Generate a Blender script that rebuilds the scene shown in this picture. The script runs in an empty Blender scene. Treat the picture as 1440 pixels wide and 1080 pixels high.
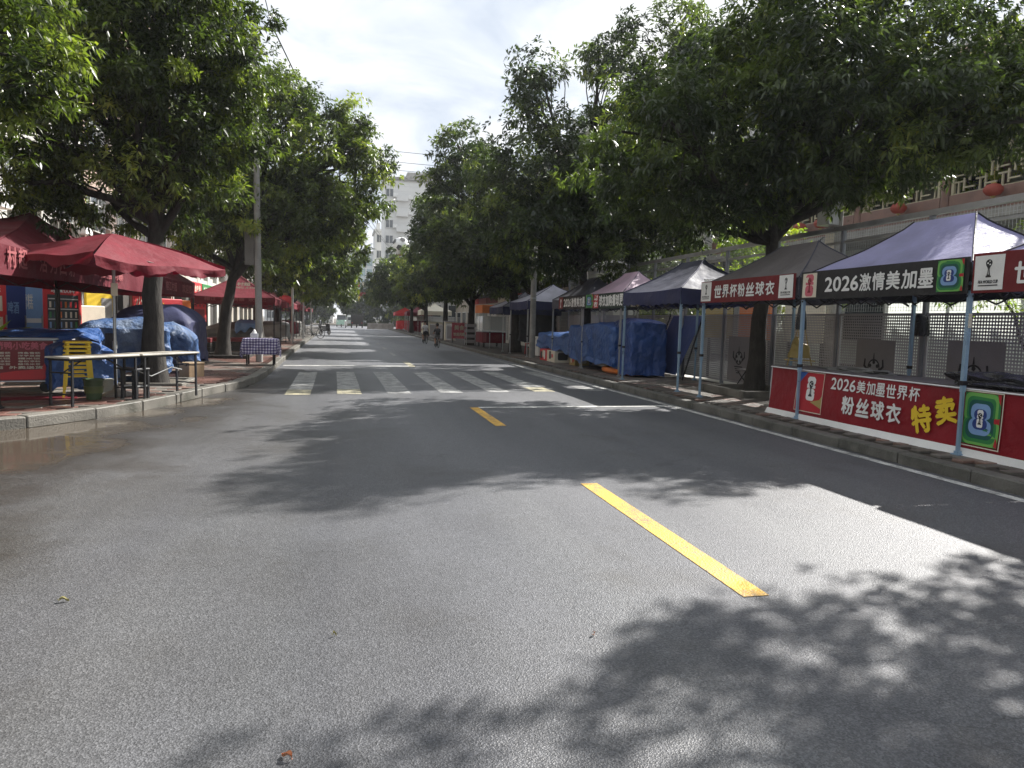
import bpy, math, random
import numpy as np
from mathutils import Vector, Matrix
sc = bpy.context.scene
COL = sc.collection
R_ = math.radians

# ------------------------------------------------------------------ camera, sky, sun, exposure
cam_d = bpy.data.cameras.new('camera'); cam = bpy.data.objects.new('camera', cam_d); COL.objects.link(cam)
cam_d.sensor_width = 36; cam_d.lens = 36 * 1020 / 1440; cam_d.clip_end = 2000; cam_d.clip_start = 0.05
cam.matrix_world = Matrix(((0.97325491, -0.00679471, -0.22962733, 0), (-0.22812328, 0.08934828, -0.96952393, 0),
                           (0.02710444, 0.99597727, 0.08540862, 1.5), (0, 0, 0, 1)))
sc.camera = cam
SUN_AZ, SUN_EL = R_(57), R_(40.5)          # azimuth from the road direction (+Y) towards +X
w = bpy.data.worlds.new('World'); sc.world = w; w.use_nodes = True
nt = w.node_tree; N = nt.nodes; Lk = nt.links
bg = N['Background']; bg.inputs['Strength'].default_value = 0.1
sky = N.new('ShaderNodeTexSky'); sky.sky_type = 'NISHITA'; sky.sun_disc = False
sky.sun_elevation = SUN_EL; sky.sun_rotation = SUN_AZ; sky.air_density = 1.0; sky.dust_density = 2.0
tc = N.new('ShaderNodeTexCoord'); sep = N.new('ShaderNodeSeparateXYZ'); Lk.new(tc.outputs['Generated'], sep.inputs[0])
za = N.new('ShaderNodeMath'); za.operation = 'MAXIMUM'; za.inputs[1].default_value = 0.0; Lk.new(sep.outputs[2], za.inputs[0])
zb = N.new('ShaderNodeMath'); zb.operation = 'ADD'; zb.inputs[1].default_value = 0.22; Lk.new(za.outputs[0], zb.inputs[0])
dv = []
for i in (0, 1):
    d = N.new('ShaderNodeMath'); d.operation = 'DIVIDE'; Lk.new(sep.outputs[i], d.inputs[0]); Lk.new(zb.outputs[0], d.inputs[1]); dv.append(d)
cb = N.new('ShaderNodeCombineXYZ'); Lk.new(dv[0].outputs[0], cb.inputs[0]); Lk.new(dv[1].outputs[0], cb.inputs[1])
n1 = N.new('ShaderNodeTexNoise'); n1.inputs['Scale'].default_value = 2.1; n1.inputs['Detail'].default_value = 9; n1.inputs['Roughness'].default_value = 0.56; n1.inputs['Distortion'].default_value = 0.5
Lk.new(cb.outputs[0], n1.inputs['Vector'])
r1 = N.new('ShaderNodeValToRGB'); r1.color_ramp.elements[0].position = 0.34; r1.color_ramp.elements[1].position = 0.64
r1.color_ramp.elements[0].color = (2.5, 2.85, 3.4, 1); r1.color_ramp.elements[1].color = (4.9, 4.9, 4.9, 1)
e = r1.color_ramp.elements.new(0.47); e.color = (3.4, 3.65, 4.0, 1)
Lk.new(n1.outputs['Fac'], r1.inputs[0])
n2 = N.new('ShaderNodeTexNoise'); n2.inputs['Scale'].default_value = 0.8; n2.inputs['Detail'].default_value = 5; Lk.new(cb.outputs[0], n2.inputs['Vector'])
r2 = N.new('ShaderNodeValToRGB'); r2.color_ramp.elements[0].position = 0.30; r2.color_ramp.elements[1].position = 0.5
r2.color_ramp.elements[0].color = (.82, .82, .82, 1); r2.color_ramp.elements[1].color = (.98, .98, .98, 1)
Lk.new(n2.outputs['Fac'], r2.inputs[0])
mx = N.new('ShaderNodeMix'); mx.data_type = 'RGBA'; Lk.new(r2.outputs[0], mx.inputs[0]); Lk.new(sky.outputs[0], mx.inputs[6]); Lk.new(r1.outputs[0], mx.inputs[7])
Lk.new(mx.outputs[2], bg.inputs['Color'])
sun_d = bpy.data.lights.new('sun', 'SUN'); sun_d.energy = 4.2; sun_d.angle = R_(0.6); sun_d.color = (1.0, 0.965, 0.915)
sun = bpy.data.objects.new('sun', sun_d); COL.objects.link(sun)
S = Vector((math.sin(SUN_AZ) * math.cos(SUN_EL), math.cos(SUN_AZ) * math.cos(SUN_EL), math.sin(SUN_EL)))
sun.rotation_euler = S.to_track_quat('Z', 'Y').to_euler(); sun.location = S * 60
vs = sc.view_settings; sc.display_settings.display_device = 'sRGB'; vs.view_transform = 'Standard'; vs.look = 'None'; vs.gamma = 1.0; vs.use_curve_mapping = False
vs.exposure = 1.35
sc.cycles.max_bounces = 8; sc.cycles.transparent_max_bounces = 12; sc.cycles.diffuse_bounces = 4
sc.cycles.sample_clamp_indirect = 4.0

# ------------------------------------------------------------------ helpers
rng = np.random.default_rng(7); random.seed(11)
class MB:
    def __init__(s): s.v = []; s.f = []; s.m = []
    def add(s, vs_, fs, m=0):
        o = len(s.v); s.v += [tuple(map(float, p)) for p in vs_]; s.f += [tuple(i + o for i in f) for f in fs]; s.m += [m] * len(fs); return s
    def box(s, c, d, rz=0, m=0):
        x, y, z = [k / 2 for k in d]; ca, sa = math.cos(rz), math.sin(rz)
        P = []
        for sz in (-z, z):
            for a, b in ((-x, -y), (x, -y), (x, y), (-x, y)):
                P.append((c[0] + a * ca - b * sa, c[1] + a * sa + b * ca, c[2] + sz))
        return s.add(P, [(3, 2, 1, 0), (4, 5, 6, 7), (0, 1, 5, 4), (1, 2, 6, 5), (2, 3, 7, 6), (3, 0, 4, 7)], m)
    def bbox(s, c, d, b=0.012, rz=0, m=0):
        "box with chamfered vertical edges and top"
        x, y, z = [k / 2 for k in d]; b = min(b, x * .8, y * .8, z * .8); ca, sa = math.cos(rz), math.sin(rz); P = []
        def ring(ix, iy, zz, cut):
            for a, q in ((-ix + cut, -iy), (ix - cut, -iy), (ix, -iy + cut), (ix, iy - cut), (ix - cut, iy), (-ix + cut, iy), (-ix, iy - cut), (-ix, -iy + cut)):
                P.append((c[0] + a * ca - q * sa, c[1] + a * sa + q * ca, c[2] + zz))
        ring(x, y, -z, b); ring(x, y, z - b, b); ring(x - b, y - b, z, b * .5)
        F = [tuple(reversed(range(8))), tuple(range(16, 24))]
        for k in (0, 8):
            for i in range(8): F.append((k + i, k + (i + 1) % 8, k + 8 + (i + 1) % 8, k + 8 + i))
        return s.add(P, F, m)
    def bar(s, a, b, w_, h=None, m=0):
        a = Vector(a); b = Vector(b); d = (b - a).normalized(); h = h or w_
        u = d.cross(Vector((0, 0, 1)))
        if u.length < .01: u = Vector((1, 0, 0))
        u.normalize(); n = u.cross(d); u = u * w_ / 2; n = n * h / 2
        P = [a - u - n, a + u - n, a + u + n, a - u + n, b - u - n, b + u - n, b + u + n, b - u + n]
        return s.add(P, [(3, 2, 1, 0), (4, 5, 6, 7), (0, 1, 5, 4), (1, 2, 6, 5), (2, 3, 7, 6), (3, 0, 4, 7)], m)
    def tube(s, pts, r, n=8, m=0, closed=False):
        pts = [Vector(p) for p in pts]; k = len(pts); rs = r if hasattr(r, '__len__') else [r] * k
        P = []; prev = None
        for i, p in enumerate(pts):
            if closed: d = pts[(i + 1) % k] - pts[i - 1]
            else: d = pts[min(i + 1, k - 1)] - pts[max(i - 1, 0)]
            d.normalize()
            if prev is None:
                u = d.cross(Vector((0, 0, 1)))
                if u.length < .05: u = d.cross(Vector((1, 0, 0)))
            else: u = prev - d * prev.dot(d)
            u.normalize(); prev = u; q = d.cross(u)
            for j in range(n):
                t = 2 * math.pi * j / n; P.append(p + (u * math.cos(t) + q * math.sin(t)) * rs[i])
        F = []
        for i in range(k if closed else k - 1):
            o = i * n; o2 = ((i + 1) % k) * n
            for j in range(n): F.append((o + j, o + (j + 1) % n, o2 + (j + 1) % n, o2 + j))
        if not closed: F += [tuple(reversed(range(n))), tuple(range((k - 1) * n, k * n))]
        return s.add(P, F, m)
    def lathe(s, prof, n=16, c=(0, 0, 0), m=0, ax='z'):
        P = []
        for r, z in prof:
            for j in range(n):
                t = 2 * math.pi * j / n; q = (r * math.cos(t), r * math.sin(t), z)
                if ax == 'x': q = (q[2], q[0], q[1])
                if ax == 'y': q = (q[1], q[2], q[0])
                P.append((c[0] + q[0], c[1] + q[1], c[2] + q[2]))
        F = [(i * n + j, i * n + (j + 1) % n, (i + 1) * n + (j + 1) % n, (i + 1) * n + j) for i in range(len(prof) - 1) for j in range(n)]
        F += [tuple(reversed(range(n))), tuple(range((len(prof) - 1) * n, len(prof) * n))]
        return s.add(P, F, m)
    def ball(s, c, r, n=12, m=0, sq=(1, 1, 1)):
        k = n // 2 + 1
        s0 = len(s.v)
        s.lathe([(max(.001, r * math.sin(math.pi * i / k)), -r * math.cos(math.pi * i / k)) for i in range(k + 1)], n, (0, 0, 0), m)
        for i in range(s0, len(s.v)):
            p = s.v[i]; s.v[i] = (p[0] * sq[0] + c[0], p[1] * sq[1] + c[1], p[2] * sq[2] + c[2])
        return s
    def grid(s, fn, nu, nv, m=0, wrap=False):
        P = [fn(i / nu, j / nv) for i in range(nu + (0 if wrap else 1)) for j in range(nv + 1)]
        F = []; k = nv + 1; n_ = nu if wrap else nu + 1
        for i in range(nu):
            a = (i % n_) * k; b = ((i + 1) % n_) * k
            for j in range(nv): F.append((a + j, b + j, b + j + 1, a + j + 1))
        return s.add(P, F, m)
    def poly(s, pts, m=0): return s.add(pts, [tuple(range(len(pts)))], m)
    def mesh(s, name, mats, smooth=None):
        me = bpy.data.meshes.new(name); me.from_pydata(s.v, [], s.f)
        mats = mats if isinstance(mats, (list, tuple)) else [mats]
        for q in mats: me.materials.append(q)
        if len(mats) > 1: me.polygons.foreach_set('material_index', s.m)
        if smooth is not None:
            me.shade_smooth()
            me.set_sharp_from_angle(angle=R_(smooth))
        me.update(); return me
    def build(s, name, mats, parent=None, smooth=None, loc=None):
        return link(name, s.mesh(name, mats, smooth), parent, loc)
def link(name, me, parent=None, loc=None, rz=0):
    o = bpy.data.objects.new(name, me); COL.objects.link(o)
    if parent: o.parent = parent
    if loc: o.location = loc
    if rz: o.rotation_euler = (0, 0, rz)
    return o
def tag(o, label=None, cat=None, group=None, kind=None):
    if label: o['label'] = label
    if cat: o['category'] = cat
    if group: o['group'] = group
    if kind: o['kind'] = kind
    return o
def thing(name, label, cat, loc=(0, 0, 0), rz=0, group=None):
    o = bpy.data.objects.new(name, None); o.empty_display_size = .1; COL.objects.link(o)
    o.location = loc; o.rotation_euler = (0, 0, rz); return tag(o, label, cat, group)
def dup(o, parent=None, loc=None, rz=None, label=None):
    c = o.copy(); COL.objects.link(c)
    if parent: c.parent = parent
    for ch in list(o.children): dup(ch, c)
    if loc is not None: c.location = loc
    if rz is not None: c.rotation_euler = (0, 0, rz)
    if label: c['label'] = label
    return c
def sine_noise(k, seed, f=1.0):
    q = np.random.default_rng(seed); A = q.normal(size=(k, 3)) * f; ph = q.uniform(0, 6.28, k)
    return lambda p: float(np.sin(A @ np.asarray(p, float) + ph).sum() / math.sqrt(k))

# ------------------------------------------------------------------ materials
def nodes(name):
    m = bpy.data.materials.new(name); m.use_nodes = True
    return m, m.node_tree.nodes, m.node_tree.links, m.node_tree.nodes['Principled BSDF']
def noise_(N, L, scale, detail=4, vec=None, rough=.55):
    n = N.new('ShaderNodeTexNoise'); n.inputs['Scale'].default_value = scale; n.inputs['Detail'].default_value = detail; n.inputs['Roughness'].default_value = rough
    if vec is not None: L.new(vec, n.inputs['Vector'])
    return n.outputs['Fac']
def ramp_(N, L, src, stops):
    r = N.new('ShaderNodeValToRGB'); cr = r.color_ramp
    while len(cr.elements) < len(stops): cr.elements.new(.5)
    for e_, (p, c) in zip(cr.elements, stops):
        e_.position = p; e_.color = (*c, 1) if hasattr(c, '__len__') else (c, c, c, 1)
    L.new(src, r.inputs[0]); return r.outputs[0]
def mix_(N, L, f, a, b, mode='MIX'):
    x = N.new('ShaderNodeMix'); x.data_type = 'RGBA'; x.blend_type = mode
    for sock, v in ((x.inputs[0], f), (x.inputs[6], a), (x.inputs[7], b)):
        if isinstance(v, (int, float)): sock.default_value = v if sock.type == 'VALUE' else (v, v, v, 1)
        elif isinstance(v, tuple): sock.default_value = (*v, 1) if len(v) == 3 else v
        else: L.new(v, sock)
    return x.outputs[2]
def math_(N, L, op, a, b=0.0, clamp=False):
    x = N.new('ShaderNodeMath'); x.operation = op; x.use_clamp = clamp
    for sock, v in ((x.inputs[0], a), (x.inputs[1], b)):
        if isinstance(v, (int, float)): sock.default_value = v
        else: L.new(v, sock)
    return x.outputs[0]
def pbr(name, col, rough=.6, var=.18, scale=2.5, bump=0.0, bscale=40, metal=0.0, spec=.5, transl=0.0, dirt=None, dscale=1.3, damt=.5, fine=.1, rvar=.15, bdist=.02):
    m, N, L, b = nodes(name)
    geo = N.new('ShaderNodeNewGeometry'); pos = geo.outputs['Position']
    f = noise_(N, L, scale, 5, pos)
    lo = tuple(c * (1 - var) for c in col); hi = tuple(min(1, c * (1 + var)) for c in col)
    c = ramp_(N, L, f, [(.3, lo), (.7, hi)])
    if fine:
        g = noise_(N, L, scale * 18, 3, pos); c = mix_(N, L, 1.0, c, ramp_(N, L, g, [(.3, 1 - fine), (.7, 1 + fine * .6)]), 'MULTIPLY')
    if dirt:
        d = ramp_(N, L, noise_(N, L, dscale, 6, pos, .62), [(.48, 0.0), (.68, damt)]); c = mix_(N, L, d, c, dirt)
    L.new(c, b.inputs['Base Color'])
    L.new(ramp_(N, L, f, [(.3, max(.02, rough - rvar)), (.7, min(1, rough + rvar))]), b.inputs['Roughness'])
    b.inputs['Metallic'].default_value = metal; b.inputs['Specular IOR Level'].default_value = spec
    if bump:
        bn = N.new('ShaderNodeBump'); bn.inputs['Strength'].default_value = bump; bn.inputs['Distance'].default_value = bdist
        L.new(noise_(N, L, bscale, 5, pos), bn.inputs['Height']); L.new(bn.outputs[0], b.inputs['Normal'])
    if transl:
        t = N.new('ShaderNodeBsdfTranslucent'); L.new(c, t.inputs[0]); ms = N.new('ShaderNodeMixShader'); ms.inputs[0].default_value = transl
        L.new(b.outputs[0], ms.inputs[1]); L.new(t.outputs[0], ms.inputs[2]); L.new(ms.outputs[0], N['Material Output'].inputs[0])
    return m
def flat(name, col, rough=.55):   # printed inks
    return pbr(name, col, rough, .06, 4, fine=.04, rvar=.08)
def glass_mat(name, tint=(.75, .8, .8), alpha=.35):
    m, N, L, b = nodes(name); b.inputs['Base Color'].default_value = (*tint, 1); b.inputs['Roughness'].default_value = .06
    t = N.new('ShaderNodeBsdfTransparent'); ms = N.new('ShaderNodeMixShader'); ms.inputs[0].default_value = alpha
    L.new(t.outputs[0], ms.inputs[1]); L.new(b.outputs[0], ms.inputs[2]); L.new(ms.outputs[0], N['Material Output'].inputs[0]); return m
M = {}
def asphalt():
    m, N, L, b = nodes('asphalt'); geo = N.new('ShaderNodeNewGeometry'); pos = geo.outputs['Position']
    sp = N.new('ShaderNodeSeparateXYZ'); L.new(pos, sp.inputs[0])
    ag = N.new('ShaderNodeTexVoronoi'); ag.inputs['Scale'].default_value = 135; L.new(pos, ag.inputs['Vector'])
    agc = ramp_(N, L, ag.outputs['Color'], [(.1, .04), (.5, .115), (.9, .28)])
    agc = mix_(N, L, .5, agc, ramp_(N, L, noise_(N, L, 210, 2, pos), [(.3, .07), (.72, .185)]))
    mp = N.new('ShaderNodeMapping'); mp.inputs['Scale'].default_value = (1.0, .22, 1); L.new(pos, mp.inputs[0])
    big = noise_(N, L, .55, 6, mp.outputs[0], .6)
    c = mix_(N, L, 1.0, agc, ramp_(N, L, big, [(.28, (.68, .70, .75)), (.72, (1.0, 1.01, 1.07))]), 'MULTIPLY')
    # far-road glare put into the colour: asphalt brightens beyond the crossing
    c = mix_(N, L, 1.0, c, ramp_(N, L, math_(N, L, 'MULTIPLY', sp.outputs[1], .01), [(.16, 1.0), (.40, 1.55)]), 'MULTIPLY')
    # oily / brown stains
    st = ramp_(N, L, noise_(N, L, .8, 5, pos, .65), [(.55, 0.0), (.72, .45)])
    c = mix_(N, L, st, c, (.055, .05, .043))
    # patches, cracks and tyre-polished lanes
    mp2 = N.new('ShaderNodeMapping'); mp2.inputs['Scale'].default_value = (1, .05, 1); L.new(pos, mp2.inputs[0])
    c = mix_(N, L, 1.0, c, ramp_(N, L, noise_(N, L, 1.1, 3, mp2.outputs[0]), [(.35, (.88, .88, .90)), (.65, (1.10, 1.10, 1.08))]), 'MULTIPLY')
    dw = N.new('ShaderNodeTexNoise'); dw.inputs['Scale'].default_value = 1.6; dw.inputs['Detail'].default_value = 5; L.new(pos, dw.inputs['Vector'])
    vm = N.new('ShaderNodeVectorMath'); vm.operation = 'MULTIPLY_ADD'; L.new(dw.outputs['Color'], vm.inputs[0]); vm.inputs[1].default_value = (.9, .9, 0); L.new(pos, vm.inputs[2])
    ck = N.new('ShaderNodeTexVoronoi'); ck.feature = 'DISTANCE_TO_EDGE'; ck.inputs['Scale'].default_value = .33; L.new(vm.outputs[0], ck.inputs['Vector'])
    ckm = math_(N, L, 'MULTIPLY', ramp_(N, L, ck.outputs['Distance'], [(.0, .6), (.0035, 0.0)]), ramp_(N, L, noise_(N, L, .35, 3, pos), [(.5, 0.0), (.62, 1.0)]))
    c = mix_(N, L, ckm, c, (.03, .03, .03))
    sp_ = ramp_(N, L, noise_(N, L, 5.5, 3, pos, .5), [(.70, 0.0), (.76, .4)]); c = mix_(N, L, sp_, c, (.04, .038, .036))
    # the left half of the road is still damp from rain
    dm = math_(N, L, 'ADD', math_(N, L, 'MULTIPLY', sp.outputs[0], -.16), math_(N, L, 'MULTIPLY', math_(N, L, 'SUBTRACT', noise_(N, L, .42, 6, pos, .62), .5), 1.5))
    damp = math_(N, L, 'MULTIPLY', ramp_(N, L, math_(N, L, 'ADD', dm, .5), [(.25, 0.0), (.85, 1.0)]), ramp_(N, L, math_(N, L, 'MULTIPLY', sp.outputs[1], .05), [(.7, 1.0), (1.0, .2)]))
    c = mix_(N, L, damp, c, mix_(N, L, 1.0, c, (.62, .60, .57), 'MULTIPLY'))
    # wet zone beside the left kerb
    a1 = math_(N, L, 'ADD', math_(N, L, 'MULTIPLY', sp.outputs[0], -0.62), math_(N, L, 'MULTIPLY', sp.outputs[1], 0.045))
    wn = noise_(N, L, .75, 5, pos, .6)
    a2 = math_(N, L, 'ADD', a1, math_(N, L, 'MULTIPLY', math_(N, L, 'SUBTRACT', wn, .5), 2.6))
    fade = ramp_(N, L, math_(N, L, 'MULTIPLY', sp.outputs[1], .05), [(.68, 1.0), (.95, 0.0)])
    wet = math_(N, L, 'MULTIPLY', ramp_(N, L, math_(N, L, 'MULTIPLY', a2, .25), [(.34, 0.0), (.54, 1.0)]), fade)
    puddle = math_(N, L, 'MULTIPLY', ramp_(N, L, math_(N, L, 'MULTIPLY', a2, .25), [(.50, 0.0), (.58, 1.0)]), fade)
    c = mix_(N, L, wet, c, mix_(N, L, 1.0, c, (.62, .56, .48), 'MULTIPLY'))
    c = mix_(N, L, math_(N, L, 'MULTIPLY', puddle, .8), c, (.085, .068, .05))
    L.new(c, b.inputs['Base Color'])
    rr = ramp_(N, L, big, [(.3, .42), (.7, .57)])
    rr = mix_(N, L, wet, rr, .27); rr = mix_(N, L, puddle, rr, .07)
    L.new(rr, b.inputs['Roughness']); b.inputs['Specular IOR Level'].default_value = .38
    bn = N.new('ShaderNodeBump'); bn.inputs['Distance'].default_value = .0035
    L.new(math_(N, L, 'MULTIPLY', math_(N, L, 'SUBTRACT', 1.0, puddle), .8), bn.inputs['Strength'])
    h = math_(N, L, 'ADD', ag.outputs['Distance'], noise_(N, L, 90, 3, pos)); L.new(h, bn.inputs['Height']); L.new(bn.outputs[0], b.inputs['Normal'])
    return m
def paint(name, col, wear=.5):
    m, N, L, b = nodes(name); geo = N.new('ShaderNodeNewGeometry'); pos = geo.outputs['Position']
    ag = N.new('ShaderNodeTexVoronoi'); ag.inputs['Scale'].default_value = 75; L.new(pos, ag.inputs['Vector'])
    n = noise_(N, L, 3.2, 8, pos, .72); n2 = noise_(N, L, 38, 4, pos, .7)
    k = math_(N, L, 'ADD', math_(N, L, 'MULTIPLY', n, .62), math_(N, L, 'MULTIPLY', n2, .38))
    wearf = ramp_(N, L, k, [(.5 - .06 + (.5 - wear) * .3, 0.0), (.5 + .09 + (.5 - wear) * .3, .85)])
    base = mix_(N, L, 1.0, col, ramp_(N, L, noise_(N, L, 9, 5, pos), [(.3, .78), (.7, 1.05)]), 'MULTIPLY')
    L.new(mix_(N, L, wearf, base, ramp_(N, L, ag.outputs['Color'], [(.1, .06), (.9, .17)])), b.inputs['Base Color'])
    b.inputs['Roughness'].default_value = .6
    bn = N.new('ShaderNodeBump'); bn.inputs['Distance'].default_value = .008; bn.inputs['Strength'].default_value = .5
    L.new(ag.outputs['Distance'], bn.inputs['Height']); L.new(bn.outputs[0], b.inputs['Normal']); return m
def leafmat(name, dark, mid, young, tr=.32):
    m, N, L, b = nodes(name)
    at = N.new('ShaderNodeAttribute'); at.attribute_name = 'tint'
    geo = N.new('ShaderNodeNewGeometry')
    k = math_(N, L, 'ADD', math_(N, L, 'MULTIPLY', at.outputs['Fac'], .75), math_(N, L, 'MULTIPLY', geo.outputs['Random Per Island'], .25))
    c = ramp_(N, L, k, [(.1, dark), (.55, mid), (.88, young), (1.0, (young[0] * 1.5, young[1] * 1.2, young[2]))])
    L.new(c, b.inputs['Base Color']); b.inputs['Roughness'].default_value = .38; b.inputs['Specular IOR Level'].default_value = .5
    t = N.new('ShaderNodeBsdfTranslucent'); L.new(mix_(N, L, 1.0, c, (1.5, 1.8, .6), 'MULTIPLY'), t.inputs[0])
    ms = N.new('ShaderNodeMixShader'); ms.inputs[0].default_value = tr
    L.new(b.outputs[0], ms.inputs[1]); L.new(t.outputs[0], ms.inputs[2]); L.new(ms.outputs[0], N['Material Output'].inputs[0]); return m
def bark():
    m, N, L, b = nodes('bark'); geo = N.new('ShaderNodeNewGeometry')
    mp = N.new('ShaderNodeMapping'); mp.inputs['Scale'].default_value = (1, 1, .3); L.new(geo.outputs['Position'], mp.inputs[0])
    f = noise_(N, L, 14, 7, mp.outputs[0], .68)
    L.new(ramp_(N, L, f, [(.3, (.014, .012, .010)), (.55, (.036, .031, .026)), (.78, (.075, .068, .056))]), b.inputs['Base Color']); b.inputs['Roughness'].default_value = .85
    bn = N.new('ShaderNodeBump'); bn.inputs['Strength'].default_value = .9; bn.inputs['Distance'].default_value = .03; L.new(f, bn.inputs['Height']); L.new(bn.outputs[0], b.inputs['Normal']); return m
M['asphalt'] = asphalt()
M['white_paint'] = paint('white_paint', (.72, .72, .68), .5); M['worn_white'] = paint('worn_white_paint', (.52, .52, .50), .68)
M['yellow_paint'] = paint('yellow_paint', (.74, .42, .05), .40); M['cream_paint'] = paint('cream_paint', (.62, .56, .36), .58)
M['earth'] = pbr('earth', (.10, .085, .065), .95, .3, 3, .6, 20)
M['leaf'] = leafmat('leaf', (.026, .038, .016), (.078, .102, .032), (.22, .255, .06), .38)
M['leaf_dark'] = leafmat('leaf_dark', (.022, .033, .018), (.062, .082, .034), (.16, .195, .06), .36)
M['leaf_lime'] = leafmat('leaf_lime', (.08, .12, .025), (.17, .22, .04), (.30, .34, .06), .5)
M['bark'] = bark()
M['kerb'] = pbr('kerb_stone', (.15, .14, .12), .6, .3, 2.2, .6, 45, dirt=(.04, .042, .03), dscale=1.8, damt=.85)
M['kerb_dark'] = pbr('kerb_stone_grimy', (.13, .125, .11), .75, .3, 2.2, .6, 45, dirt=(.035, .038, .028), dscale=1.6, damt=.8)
M['paver_red'] = pbr('paver_red', (.15, .075, .06), .42, .35, 1.7, .35, 60, dirt=(.05, .04, .035), dscale=.9, damt=.75, rvar=.2)
M['paver_brown'] = pbr('paver_brown', (.19, .12, .095), .5, .35, 1.7, .35, 60, dirt=(.06, .05, .045), dscale=.9, damt=.75, rvar=.2)
M['paver_grey'] = pbr('paver_grey', (.17, .155, .135), .65, .3, 1.9, .35, 60, dirt=(.06, .055, .045), dscale=1.1, damt=.7)
M['paver_dark'] = pbr('paver_dark', (.115, .10, .085), .65, .3, 1.9, .35, 60, dirt=(.05, .045, .04), dscale=1.1, damt=.7)
M['joint'] = pbr('joint_sand', (.06, .052, .043), .95, .3, 6, .4, 60)
M['concrete'] = pbr('concrete', (.30, .29, .27), .8, .2, 2, .35, 30, dirt=(.12, .11, .10), damt=.6)
M['blue_steel'] = pbr('blue_steel', (.26, .38, .50), .4, .1, 5, metal=.25, fine=.05)
M['steel'] = pbr('galvanised_steel', (.42, .43, .43), .42, .15, 5, metal=.7)
M['dark_steel'] = pbr('dark_steel', (.035, .035, .038), .45, .2, 5, metal=.4)
M['black'] = pbr('black_plastic', (.018, .018, .02), .45, .2, 5)
M['white'] = pbr('white_plastic', (.72, .72, .70), .45, .06, 3, dirt=(.35, .33, .28), damt=.35)
M['rubber'] = pbr('rubber', (.02, .02, .02), .8, .2, 8)
M['chrome'] = pbr('chrome', (.6, .6, .6), .2, .1, 5, metal=1.0)
def cloth(name, col, tr=.25, rough=.7, **k): return pbr(name, col, rough, .14, 1.6, .55, 4.5, transl=tr, fine=.06, bdist=.05, **{**dict(dirt=tuple(c_ * .6 for c_ in col), dscale=1.8, damt=.35), **k})
# ------------------------------------------------------------------ ground, road, pavements
def strip(name, pts, z, mat, parent=None, kind='structure'):
    o = MB().poly([(x, y, z) for x, y in pts]).build(name, mat, parent)
    if kind and not parent: o['kind'] = kind
    return o
strip('ground', [(-500, -300), (500, -300), (500, 900), (-500, 900)], -.06, M['earth'])
KL = [(-16, 6.2), (-9, 7.5), (-6.2, 8.5), (-4.9, 9.25), (-4.06, 9.98), (-3.59, 10.45), (-3.04, 11.58), (-2.68, 12.8), (-2.39, 14.07), (-2.1, 15.1), (-1.89, 16.07), (-1.79, 17.3), (-1.76, 18.53), (-1.8, 22), (-1.85, 27.1), (-1.9, 40), (-1.94, 53), (-1.94, 110)]
def resample(P, step):
    out = [Vector((*P[0], 0))]; acc = 0
    for a, b in zip(P[:-1], P[1:]):
        a = Vector((*a, 0)); b = Vector((*b, 0)); d = (b - a).length; t = step - acc
        while t <= d:
            out.append(a + (b - a) * (t / d)); t += step
        acc = d - (t - step)
    return out
def smooth(P, it=2):
    for _ in range(it):
        Q = [P[0]]
        for a, b in zip(P[:-1], P[1:]):
            Q.append((a[0] * .75 + b[0] * .25, a[1] * .75 + b[1] * .25)); Q.append((a[0] * .25 + b[0] * .75, a[1] * .25 + b[1] * .75))
        P = Q + [P[-1]]
    return P
KLs = smooth(KL)
XK = 6.22      # right kerb face
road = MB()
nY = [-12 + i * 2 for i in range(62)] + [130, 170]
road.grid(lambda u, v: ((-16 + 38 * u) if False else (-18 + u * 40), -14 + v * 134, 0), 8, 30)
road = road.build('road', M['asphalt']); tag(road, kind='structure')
ZM = .004
def mark(name, x0, x1, y0, y1, mat, sx=0.0, z=ZM):
    return MB().poly([(x0, y0, z), (x1, y0, z), (x1 + sx, y1, z), (x0 + sx, y1, z)]).build(name, mat, road)
mark('edge_line', 6.0, 6.12, -8, 12.1, M['white_paint']); 
MB().poly([(6.0, 12.1, ZM), (6.12, 12.1, ZM), (5.92, 25, ZM), (5.80, 25, ZM)]).build('edge_line', M['white_paint'], road)
MB().poly([(5.80, 25, ZM), (5.92, 25, ZM), (5.74, 60, ZM), (5.62, 60, ZM)]).build('edge_line', M['worn_white'], road)
mark('centre_line', 2.20, 2.36, 3.53, 6.38, M['yellow_paint'])
mark('centre_line', 2.17, 2.33, 10.1, 12.3, M['yellow_paint'])
mark('centre_line', 2.20, 2.36, -2.6, .4, M['yellow_paint'])
mark('centre_line', 2.10, 2.30, 23.0, 25.6, M['cream_paint']); 
for i, y in enumerate((29.5, 36, 42.5, 49, 56, 64)): mark('centre_line', 2.05, 2.20, y, y + 2.6, M['worn_white'])
MB().poly([(2.33, 12.22, ZM), (5.95, 12.45, ZM), (5.95, 12.62, ZM), (2.33, 12.38, ZM)]).build('stop_line', M['white_paint'], road)
MB().poly([(-1.7, 22.7, ZM), (2.1, 23.05, ZM), (2.1, 23.35, ZM), (-1.7, 23.0, ZM)]).build('stop_line', M['white_paint'], road)
for i, x in enumerate((-1.04, -.07, .92, 2.01, 3.06, 4.1, 5.35)):
    y0 = 14.35 + (x + 1) * .16; h = 5.9
    mark('crosswalk_stripe', x, x + .47, y0 + 1.0, y0 + h, M['worn_white'], -.05)
    mark('crosswalk_stripe', x, x + .47, y0, y0 + 1.0, M['cream_paint' if i in (0, 1, 5) else 'worn_white'], -.01)
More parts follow.
